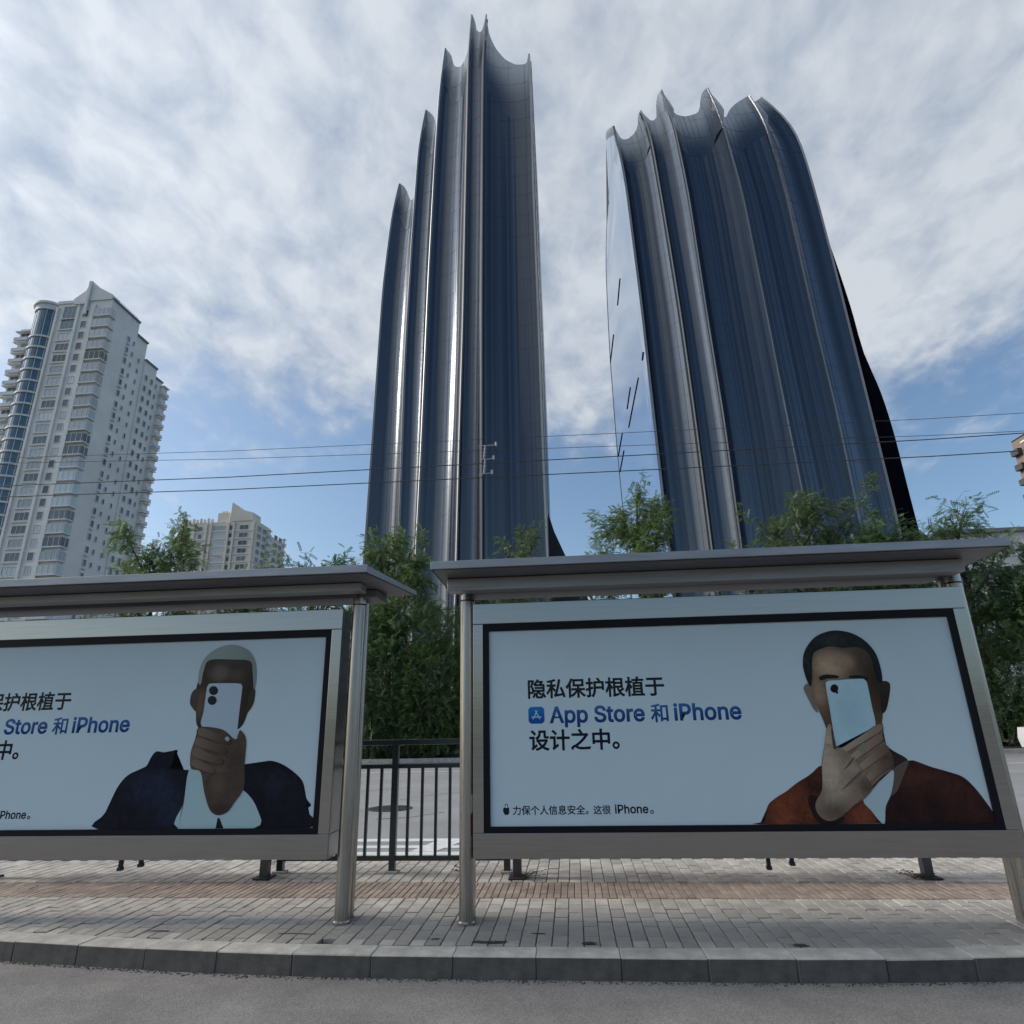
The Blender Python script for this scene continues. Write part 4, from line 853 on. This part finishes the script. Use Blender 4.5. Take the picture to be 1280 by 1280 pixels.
# pilasters
for x in (-121.2, -115.6, -112.05, -111.5):
    b = MB(); b.box((x-.28, 119.55, -.1), (x+.28, 119.998, ZTOP-1.2)); b.build('pilaster', wall_m, t)
wl = window_mesh(3.3, 1.75, lglass, 2); wd = window_mesh(3.3, 1.75, wglass, 2); sm = window_mesh(1.3, 1.7, wglass, 0); sml = window_mesh(1.3, 1.7, lglass, 1)
tall = window_mesh(3.3, 6.3, bglass, 2)
bay_slab = MB(); bay_slab.box((-2.0, -.75, 0), (2.0, .001, .28)); bay_slab.box((1.999, -.75, .002), (2.55, 1.6, .278)); bay_slab = bay_slab.mesh('bay_slab', trim_m)
def bay_glass(m):
    b = MB(); b.box((-1.85, -.6, .28), (1.96, -.01, 2.25)); b.box((1.961, -.6, .281), (2.4, 1.4, 2.249)); 
    return b.mesh('bay_pane', m)
bgl, bgd = bay_glass(lglass), bay_glass(wglass)
bay_bars = []
for x in (-1.85, -.6, .65, 1.9): bay_bars.append(MB().box((x-.05, -.66, .28), (x+.05, -.601, 2.25)).mesh('glazing_bar', trim_m))
bay_bars.append(MB().box((2.401, .3, .28), (2.46, .42, 2.25)).mesh('glazing_bar', trim_m))
side_w = window_mesh(.9, 1.4, wglass, 0); side_t = window_mesh(.55, 1.1, wglass, 0)
hood = MB(); hood.box((-.5, -.5, 0), (.5, .001, .35)); hood = hood.mesh('air_unit', trim_m)
rr = random.Random(3)
for k in range(26):
    z = ZTOP-4.6-FH*k
    if k >= 2: put_window(t, wl if rr.random() < .75 else wd, -117.9, 119.98, z+.2)
    elif k == 1: put_window(t, tall, -117.9, 119.98, z+.1)
    b_ = link('ledge', bpy.data.meshes.get('ledge') or (lambda m_: m_.box((-2.1, -.35, 0), (2.1, .01, .2)) and m_)(MB()).mesh('ledge', trim_m), t, (-117.9, 119.98, z-.35))
    put_window(t, sm if rr.random() < .7 else sml, -113.7, 119.98, z+.2)
    o = link('bay_window', bay_slab, t, (-109.3, 119.998, z-.35)); 
    for me, nm in [(bgl if rr.random() < .72 else bgd, 'pane')]+[(q_, 'glazing_bar') for q_ in bay_bars]:
        c = bpy.data.objects.new(nm, me); COL.objects.link(c); c.parent = o
    if k > 0:
        put_window(t, side_w, X1+.02, 127.2, z+.4, math.pi/2); put_window(t, side_t, X1+.02, 129.2, z+.5, math.pi/2)
        if k % 3: link('air_unit', hood, t, (X1+.001, 127.2, z-.4)).rotation_euler.z = math.pi/2
    if k > 1: put_window(t, side_t, X1-.23, 132.2, z+.5, math.pi/2)
    if k > 2:
        put_window(t, side_w, X1+.02, 135.6, z+.3, math.pi/2); put_window(t, side_w, X1+.02, 137.8, z+.3, math.pi/2); put_window(t, side_t, X1-.38, 140.2, z+.5, math.pi/2)
        b = bpy.data.meshes.get('balcony') or (lambda m_: m_.box((-1.9, 0, 0), (1.1, 2.4, .9)) and m_.box((-1.7, .2, .9), (.5, 2.2, 2.5)) and m_.box((-1.9, 0, 2.5), (1.1, 2.4, 2.7)) and m_)(MB()).mesh('balcony', wall_m)
        link('balcony', b, t, (X1-.2, 141.9, z-.4))
# round glass bay and left wing
cx, cy, cr_ = -125.6, 123.2, 3.35
b = MB(); b.tube([(cx, cy, -.1), (cx, cy, ZTOP-1.2)], cr_, 40); cyl = b.build('round_bay_glass', bglass, t, True)
b = MB(); b.tube([(cx, cy, 0), (cx, cy, .45)], cr_+.28, 40); band = b.mesh('floor_band', trim_m)
for k in range(1, 26): link('floor_band', band, t, (0, 0, ZTOP-6.0-FH*k))
b = MB(); b.tube([(cx, cy, ZTOP-1.2), (cx, cy, ZTOP+.2), (cx, cy, ZTOP+.25), (cx, cy, ZTOP+.8)], [cr_+.3, cr_+.3, cr_+.8, cr_+.8], 40); b.build('round_bay_cap', trim_m, t, True)
b = MB()
for k in range(16):
    a = 2*math.pi*k/16; x, y = cx+(cr_+.03)*math.cos(a), cy+(cr_+.03)*math.sin(a); b.box((x-.05, y-.05, 10), (x+.05, y+.05, ZTOP-1.2))
b.build('round_bay_mullion', trim_m, cyl)
b = MB(); b.box((-133.6, 123.5, -.1), (cx+1, 133, ZTOP-4)); b.box((cx, 124, -.1), (X0+1, 133, ZTOP-.8)); b.build('left_wing', wall_m, t)
lw = window_mesh(2.2, 1.8, lglass, 1); bl = MB(); bl.box((-1.9, -1.1, 0), (1.7, .001, .9)); bl.box((-1.9, -1.1, 2.5), (1.7, .001, 2.72)); bl = bl.mesh('balcony', trim_m)
for k in range(24):
    z = ZTOP-7.5-FH*k; put_window(t, lw if rr.random() < .6 else wd, -131.4, 123.48, z+.6); link('balcony', bl, t, (-132.0, 123.498, z-.4))

# second block, farther off
t = thing('apartment_tower', 'smaller distant beige apartment block with a stepped gable roof', 'apartment block', (-130, 228, 0))
warm_m = mat('beige_render', (0.70, 0.65, 0.58), 0.85, var=.10, vscale=.1)
A = at_y(226, 655, 220); Bc = at_y(320, 655, 220); zt = A[2]
b = MB(); b.box((A[0], 220, -.1), (Bc[0], 232, zt)); b.build('wall', warm_m, t)
b = MB(); b.box((Bc[0]-4, 232.01, -.1), (Bc[0]+.5, 244, zt-3)); b.build('rear_wall', warm_m, t)
pk = at_y(293, 628, 220); 
b = MB(); b.prism([(pk[0]-.6, zt+.001), (pk[0]-.5, pk[2]), (pk[0]+2.3, pk[2]-1.9), (pk[0]+3.2, pk[2]-3.0), (pk[0]+4.6, pk[2]-3.6), (pk[0]+8.3, pk[2]-4.6), (pk[0]+8.5, zt+.001)], 219.7, 226); b.build('gable', warm_m, t)
b = MB(); b.box((pk[0]-6.5, 221, zt), (pk[0]-1.6, 226, zt+4)); b.box((pk[0]-5.7, 222, zt+4), (pk[0]-3.2, 225, zt+5)); b.build('roof_house', warm_m, t)
for k in range(9):
    b = MB(); b.box((A[0]+.4+k*1.5, 219.8, zt+.001), (A[0]+1.1+k*1.5, 220.6, zt+1.3+.4*(k % 2))); b.build('merlon', warm_m, t)
for x in (.20, .36, .42, .65, .72, .98): 
    b = MB(); xx = A[0]+(Bc[0]-A[0])*x; b.box((xx-.35, 219.4, -.1), (xx+.35, 219.99, zt-.5)); b.build('pilaster', warm_m, t)
gw = [window_mesh(w, 1.7, g, n) for w, g, n in ((2.6, wglass, 1), (5.0, lglass, 3), (1.4, wglass, 0), (3.4, wglass, 1))]
for k in range(9):
    z = zt-3.4-3.1*k
    for fx, i in ((.10, 0), (.28, 2), (.53, 1), (.685, 2), (.85, 3)): put_window(t, gw[i], A[0]+(Bc[0]-A[0])*fx, 219.98, z)
    b = bpy.data.meshes.get('sill_band') or (lambda m_: m_.box((0, 0, 0), (Bc[0]-A[0], .3, .35)) and m_)(MB()).mesh('sill_band', trim_m)
    link('sill_band', b, t, (A[0], 219.69, z-.6))
    for yy in (223, 227, 236, 240): 
        put_window(t, gw[0], Bc[0]+(.02 if yy < 232 else .52), yy, z, math.pi/2)
        if yy in (227, 240): link('balcony', bpy.data.meshes['balcony'], t, (Bc[0]+.2, yy+2, z-.5))

# brown block cut by the right edge of the photo
t = thing('apartment_tower', 'brown apartment block with dark balconies at the right edge of the picture', 'apartment block', (110, 145, 0))
brown_m = mat('brown_render', (0.20, 0.15, 0.13), 0.85, var=.1, vscale=.2)
e = at_y(1264, 553, 158); ztop = e[2]
b = MB(); b.box((e[0], 136, -.1), (e[0]+18, 158, ztop)); b.build('wall', brown_m, t)
b = MB(); b.prism([(e[0]-.3, ztop+.001), (e[0]+18, ztop+.001), (e[0]+18, ztop+3), (e[0]+9, ztop+4), (e[0]+1.5, ztop+.8)], 136.2, 157.8); b.build('roof', mat('brown_roof', (.13, .09, .08), .8), t)
dk = mat('dark_balcony', (0.05, 0.045, 0.05), .6)
bx_ = MB(); bx_.box((-1.2, -.8, 0), (.9, 1.8, 1.5)); bx_ = bx_.mesh('balcony_box', dk); bs_ = MB(); bs_.box((-.02, -.12, 0), (18, .001, .35)); bs_ = bs_.mesh('floor_line', trim_m)
bw = window_mesh(2.0, 1.6, wglass, 1)
for k in range(13):
    z = ztop-4.2-3.9*k; link('balcony', bx_, t, (e[0]+.1, 156.0, z)); o = link('floor_line', bs_, t, (e[0]-.001, 155.0, z+2.6)); o.rotation_euler.z = -math.pi/2
    for y in (152, 147, 142): put_window(t, bw, e[0]-.02, y, z+.2, -math.pi/2)

# pale block behind the trees on the right
t = thing('apartment_block', 'pale low apartment block half hidden behind the trees at the right edge', 'apartment block', (70, 88, 0))
e = at_y(1180, 690, 80); zt = e[2]+2.2
b = MB(); b.box((e[0], 80, -.1), (e[0]+34, 94, zt)); b.build('wall', mat('white_render', (.62, .60, .57), .8, var=.1, vscale=.2), t)
b = MB(); b.box((e[0]-.4, 79.6, zt+.002), (e[0]+34.4, 94.4, zt+.5)); b.build('roof', roofd_m, t)
pw = window_mesh(1.6, 1.7, wglass, 1)
for k in range(5):
    for i in range(11): put_window(t, pw, e[0]+1.6+2.9*i, 79.98, zt-2.9-3.1*k)

# ------------------------------------------------------------------ trees and shrubs
bark = mat('bark', (0.075, 0.06, 0.045), 0.9, var=.3, vscale=12, bump=.6, bscale=30)
leaf_mats = [mat('leaf_green_a', (0.115, 0.175, 0.060), 0.5, island=.45), mat('leaf_green_b', (0.09, 0.150, 0.062), 0.5, island=.45), mat('leaf_green_c', (0.105, 0.150, 0.060), 0.5, island=.4)]
for m_ in leaf_mats:
    nt = m_.node_tree; p = nt.nodes['Principled BSDF']; out = [n for n in nt.nodes if n.type == 'OUTPUT_MATERIAL'][0]
    tr_ = nt.nodes.new('ShaderNodeBsdfTranslucent'); mx = nt.nodes.new('ShaderNodeMixShader'); mx.inputs[0].default_value = .42
    nt.links.new(p.inputs['Base Color'].links[0].from_socket, tr_.inputs[0]); nt.links.new(p.outputs[0], mx.inputs[1]); nt.links.new(tr_.outputs[0], mx.inputs[2]); nt.links.new(mx.outputs[0], out.inputs[0])
def spray_template(n=9, L_=.55, lw=.03, ll=.10):
    """one compound leaf: leaflets along a drooping stalk; triangles pairs"""
    V, Fc = [], []
    for k in range(n):
        f = (k+1)/n; base = np.array([L_*f, 0, -.18*f*f*L_])
        for s in (-1, 1):
            a = s*(1.05-.25*f); d = np.array([math.cos(a), math.sin(a), -.12]); sd = np.array([-d[1], d[0], 0])*lw
            l_ = ll*(1-.35*abs(f-.5)); k0 = len(V)
            V += [base, base+d*l_*.5+sd, base+d*l_, base+d*l_*.5-sd]; Fc.append((k0, k0+1, k0+2, k0+3))
    return np.array(V), np.array(Fc)
def leaves_mesh(name, anchors, dirs, m, size=1.0, n=7, ll=.085, lw=.026, jitter=.5):
    TV, TF = spray_template(n, .40*size, lw*size, ll*size); N_ = len(anchors); nv = len(TV)
    d = np.asarray(dirs)+rng.normal(0, jitter, (N_, 3)); d[:, 2] -= .12; d /= np.linalg.norm(d, axis=1)[:, None]
    up = np.tile([0, 0, 1.], (N_, 1))+rng.normal(0, .45, (N_, 3)); s = np.cross(up, d); s /= np.linalg.norm(s, axis=1)[:, None]; u = np.cross(d, s)
    sc = rng.uniform(.65, 1.25, N_)
    V = np.asarray(anchors)[:, None, :]+sc[:, None, None]*(TV[None, :, 0:1]*d[:, None, :]+TV[None, :, 1:2]*s[:, None, :]+TV[None, :, 2:3]*u[:, None, :])
    Fa = (TF[None]+(np.arange(N_)*nv)[:, None, None]).reshape(-1, 4)
    me = bpy.data.meshes.new(name); V = V.reshape(-1, 3); nf = len(Fa)
    me.vertices.add(len(V)); me.vertices.foreach_set('co', V.ravel()); me.loops.add(nf*4); me.loops.foreach_set('vertex_index', Fa.ravel().astype(np.int32))
    me.polygons.add(nf); me.polygons.foreach_set('loop_start', np.arange(nf, dtype=np.int32)*4); me.update(calc_edges=True); me.validate(); me.materials.append(m); return me
def tree(name, label, x, y, h, rx, m, dens=900, bare=.28, group='trees on the far verge', seed=0, lean=0.0, size=1.0):
    r = random.Random(seed); t = thing(name, label, 'tree', (x, y, -.02), group)
    tb = MB(); tips, tdir = [], []
    fork = h*bare; top = Vector((lean*h*.3, 0, h*.62))
    trunk = [Vector((0, 0, 0)), Vector((r.uniform(-.08, .08), r.uniform(-.08, .08), fork*.5)), Vector((lean*.3, 0, fork)), Vector((lean*h*.18, r.uniform(-.2, .2), h*.45)), top]
    tb.tube(trunk, [.17, .14, .12, .09, .04], 9)
    nl = 9
    for i in range(nl):
        f = i/(nl-1); p0_ = trunk[2].lerp(top, f*.95); a = i*2.4+r.uniform(-.4, .4); up_ = .35+.9*f
        ln = rx*(1.0-.45*f)*r.uniform(.8, 1.15)
        d = Vector((math.cos(a), math.sin(a), up_)).normalized(); p1_ = p0_+d*ln*.5; d2 = (d+Vector((r.uniform(-.3, .3), r.uniform(-.3, .3), .15))).normalized(); p2_ = p1_+d2*ln*.6
        tb.tube([p0_, p1_, p2_], [.065, .04, .018], 6)
        for j in range(8):
            q = (p0_.lerp(p1_, r.uniform(.3, 1)) if j % 2 else p1_.lerp(p2_, r.uniform(.1, 1))); e_ = (d2+Vector((r.gauss(0, .8), r.gauss(0, .8), r.gauss(.15, .5)))).normalized(); tl_ = r.uniform(.5, 1.25)*rx*.42
            e2 = q+e_*tl_; tb.tube([q, q.lerp(e2, .5)+Vector((0, 0, .05)), e2], [.018, .012, .005], 4, cap=False)
            for k in range(7):
                g = r.uniform(.15, 1.05); tips.append(q.lerp(e2, g)+Vector((r.gauss(0, .16), r.gauss(0, .16), r.gauss(0, .12)))); tdir.append(Vector((e_.x, e_.y, e_.z*.3-.12)))
    # crown reaches the wanted height
    ztop_ = max(p.z for p in tips); s = (h-.25)/ztop_
    idx = [r.randrange(len(tips)) for _ in range(dens)]
    an = np.array([[tips[i].x, tips[i].y, tips[i].z] for i in idx])+rng.normal(0, .14, (dens, 3)); an[:, 2] *= s
    tb.v = [(a, b_, c*s) for a, b_, c in tb.v]
    tm = tb.mesh('trunk', bark, smooth=True); link('trunk', tm, t, (x, y, -.02)); cm = leaves_mesh('crown', an, [[tdir[i].x, tdir[i].y, tdir[i].z] for i in idx], m, size)
    link('crown', cm, t, (x, y, -.02)); return t
def shrub(label, x, y, h, r_, m, dens=260, group='shrubs on the far verge', cat='shrub', name='shrub', size=.8):
    t = thing(name, label, cat, (x, y, -.02), group); b = MB(); n = 6; an, dr = [], []
    for i in range(n):
        a = 2*math.pi*i/n+random.uniform(-.3, .3); e_ = Vector((math.cos(a)*r_*.6, math.sin(a)*r_*.6, h*.75)); b.tube([(0, 0, 0), e_*.5+Vector((0, 0, .1)), e_], [.03, .02, .008], 5)
    for _ in range(dens):
        v = Vector((random.gauss(0, 1), random.gauss(0, 1), random.gauss(0, 1))).normalized()*random.uniform(.55, 1)**.5; an.append((v.x*r_, v.y*r_, h*.52+v.z*h*.5)); dr.append((v.x, v.y, v.z+.2))
    link('stem', b.mesh('stem', bark), t, (x, y, -.02)); link('foliage', leaves_mesh('foliage', np.array(an), dr, m, size, n=6, jitter=.6), t, (x, y, -.02)); return t
def tx(px, py, Y): p = at_y(px, py, Y); return p[0], p[2]
TREES = [  # label, crown centre px, crown top py, Y, radius, density, material, bare
    ('dense feathery tree in front of the foot of the grey apartment tower', 205, 648, 27.0, 2.6, 1500, 0, .3),
    ('low sparse tree left of the tall glass tower, its twigs against blue sky', 400, 684, 27.5, 2.4, 700, 1, .3),
    ('leafy tree at the left foot of the tall glass tower', 492, 662, 27.0, 2.3, 1300, 0, .25),
    ('wispy tree in front of the right foot of the tall glass tower', 640, 655, 28.5, 2.5, 800, 2, .25),
    ('feathery tree in the gap of sky between the two glass towers', 792, 611, 27.0, 2.7, 1400, 0, .3),
    ('pale feathery tree before the middle of the broad glass tower', 985, 614, 28.0, 2.9, 1100, 2, .3),
    ('dark leafy tree before the right foot of the broad glass tower', 1085, 640, 27.0, 2.4, 1300, 1, .3),
    ('thin airy tree standing against blue sky right of the broad tower', 1178, 611, 27.5, 1.7, 420, 1, .35),
    ('dark dense tree behind the right post at the right edge', 1268, 665, 25.9, 2.3, 1500, 1, .25),
    ('small leafy tree behind the left shelter roof between the blocks', 318, 690, 28.5, 2.0, 700, 0, .3),
]
for i, (lab, px, py, Y, rx, de, mi, ba) in enumerate(TREES):
    x, z = tx(px, py, Y); tree('street_tree', lab, x, Y, z+.1, rx*1.2, leaf_mats[mi], int(de*3.0), ba, seed=20+i, lean=random.uniform(-.06, .06))
# lower leafy growth seen in the gap between the shelters and at the right edge
GAP = [(448, 765, 26.3, 1.9), (510, 745, 26.0, 2.0), (565, 770, 26.5, 1.8), (480, 800, 25.7, 1.5), (540, 805, 25.6, 1.5), (1240, 760, 26.8, 2.0), (1285, 780, 26.2, 1.8)]
GL = ['young bushy tree nearest the left shelter post in the gap between shelters', 'bushy tree in the middle of the gap between the two shelters', 'bushy tree partly behind the right shelter left post', 'low bright green bush left of centre in the gap between shelters', 'low bright green bush right of centre in the gap between shelters',
      'bushy tree directly beside the rightmost post', 'bushy tree cut off by the right edge of the picture']
for i, (px, py, Y, rx) in enumerate(GAP):
    x, z = tx(px, py, Y); shrub(GL[i], x, Y, z, rx, leaf_mats[i % 2], 2000, 'bushy trees on the far verge', 'bush', 'bushy_tree', 1.0)
dark_leaf = mat('leaf_dark', (0.030, 0.050, 0.022), .6, island=.4)
places = ['behind the left shelter', 'left of the gap between shelters', 'in the gap beside the left post', 'in the middle of the gap', 'in the gap beside the right post', 'behind the left end of the right box', 'right of the rightmost post', 'at the right picture edge']
for i, x in enumerate((-13.6, -11.6, -9.7, -7.8, -6.0, -4.1, 16.6, 19.0)):
    shrub('dark clipped shrub at the roadside, '+places[i], x, 27.4, 2.6, 1.35, dark_leaf, 1500, 'dark shrubs along the far road')
gc, gd = [], []
for _ in range(1500):
    gc.append((random.uniform(-16, 22), random.uniform(24.95, 25.6), random.uniform(.02, .42))); gd.append((random.gauss(0, .6), random.gauss(0, .6), .8))
gm = leaves_mesh('ground_cover', np.array(gc), gd, mat('leaf_pale', (0.13, 0.14, 0.075), .6, island=.4), .4, n=4); o = link('ground_cover', gm); setp(o, 'pale low plants edging the far road', 'ground cover', kind='stuff')

# ------------------------------------------------------------------ overhead wires
wire_m = mat('wire_black', (0.02, 0.022, 0.026), .5)
YW = 10.0
WL = [('uppermost and thinnest overhead wire across the sky', (195, 568), (1280, 518), .0045), ('second overhead wire from the top, thin', (190, 577), (1280, 540.5), .0045), ('third overhead wire from the top, thick, crossing both towers', (183, 602), (1280, 543), .008), ('lowest overhead wire, thick, crossing both towers', (180, 617), (1280, 565), .008)]
for lab, a, b_, r_ in WL:
    p, q = at_y(*a, YW), at_y(*b_, YW); d = (q-p)/(q[0]-p[0]); b = MB()
    b.tube([p+d*(x-p[0])+np.array([0, 0, .0006*(x-.0)**2*(1 if abs(x) > 8 else 0)+.0]) for x in np.linspace(-45, 45, 31)], r_, 6); setp(b.build('overhead_wire', wire_m, None, True), lab, 'wire', 'overhead wires')
porc = mat('insulator_grey', (0.38, 0.38, 0.38), .35)
t = thing('wire_hanger', 'small pale hanger with insulators joining the overhead wires before the tall tower', 'hanger', tuple(at_y(605, 592, YW)))
for (ya, xa, xb) in ((557, 598, 620), (574, 600, 617), (592, 599, 615)):
    a, b_ = at_y(xa, ya+1, YW), at_y(xb, ya-1, YW); b = MB(); b.tube([a, b_], .008, 8); arm = b.build('arm', porc, t, True)
    b = MB(); b.tube([b_+np.array([0, 0, -.02]), b_+np.array([0, 0, .05])], .02, 8); b.build('clamp', porc, arm, True)
for (ya, yb) in ((557, 574), (574, 592)):
    a, b_ = at_y(606.5, ya, YW), at_y(605, yb, YW); b = MB(); n = 13; b.tube([a+(b_-a)*k/(n-1) for k in range(n)], [.012 if k % 3 else .028 for k in range(n)], 10); b.build('insulator', porc, t, True)

# ------------------------------------------------------------------ white car on the far road, its tail at the right edge
c0 = at_y(1264, 900, 21.8); cx0 = c0[0]
t = thing('parked_car', 'white saloon car on the far road, mostly beyond the right edge', 'car', (cx0+2.2, 20.9, -.14))
car_m = mat('white_car_paint', (0.55, 0.54, 0.55), .3, coat=.8); cg = mat('car_glass', (0.015, 0.017, 0.02), .05, ior=1.6); ty = mat('tyre', (.02, .02, .02), .8); rim = mat('rim', (.5, .5, .5), .35, metal=.9)
def loft(mb, profs, mi=0):
    n = len(profs[0][1]); base = len(mb.v)
    for y, pr in profs: mb.v += [(x, y, z) for x, z in pr]
    for i in range(len(profs)-1):
        for k in range(n):
            a, b_ = base+i*n+k, base+i*n+(k+1) % n; mb.f.append((a, a+n, b_+n, b_)); mb.m.append(mi)
    mb.f.append(tuple(base+k for k in range(n))); mb.m.append(mi); mb.f.append(tuple(base+(len(profs)-1)*n+k for k in range(n-1, -1, -1))); mb.m.append(mi)
def prof(s, inset): return [(cx0+x*1.0+ (inset if x < 2.2 else -inset), z-.14) for x, z in s]
lower = [(0.05, .35), (0.0, .62), (0.06, .92), (.75, 1.0), (1.5, 1.0), (3.2, .98), (4.2, .88), (4.5, .68), (4.52, .35), (3.9, .22), (.5, .22)]
b = MB(); loft(b, [(20.0, prof(lower, .12)), (20.06, prof(lower, .02)), (20.9, prof(lower, 0)), (21.74, prof(lower, .02)), (21.8, prof(lower, .12))]); body = b.build('body', car_m, t, True)
cabin = [(.35, 1.0), (.95, 1.44), (1.6, 1.49), (2.4, 1.46), (3.25, .99)]
b = MB(); loft(b, [(20.10, prof(cabin, .1)), (20.28, prof([(x, z+.0) for x, z in cabin], .0)), (21.52, prof(cabin, 0)), (21.70, prof(cabin, .1))]); b.build('cabin', car_m, t, True)
for (xa, xb, xc, xd) in ((.62, 1.04, 1.62, 1.62), (1.70, 1.70, 2.42, 2.98)):
    b = MB(); b.add([(cx0+xa, 20.135, .90), (cx0+xd, 20.135, .90), (cx0+xc, 20.20, 1.27), (cx0+xb, 20.20, 1.27), (cx0+xa, 20.09, .90), (cx0+xd, 20.09, .90), (cx0+xc, 20.16, 1.27), (cx0+xb, 20.16, 1.27)], [(4, 5, 6, 7), (0, 4, 7, 3), (1, 2, 6, 5), (3, 7, 6, 2), (0, 1, 5, 4)]); b.build('window', cg, t)
for x in (.85, 3.65):
    for y in (20.0, 21.62):
        b = MB(); b.tube([(cx0+x, y, .185), (cx0+x, y+.2, .185)], .325, 24); w = b.build('wheel', ty, t, True)
        b = MB(); b.tube([(cx0+x, y-.012, .185), (cx0+x, y+.21, .185)], .2, 20); b.build('rim', rim, w, True)
b = MB(); b.bbox((cx0-.005, 20.25, .62), (cx0+.1, 20.5, .74), .01); b.build('tail_light', mat('tail_dark', (.03, .008, .008), .4), t)
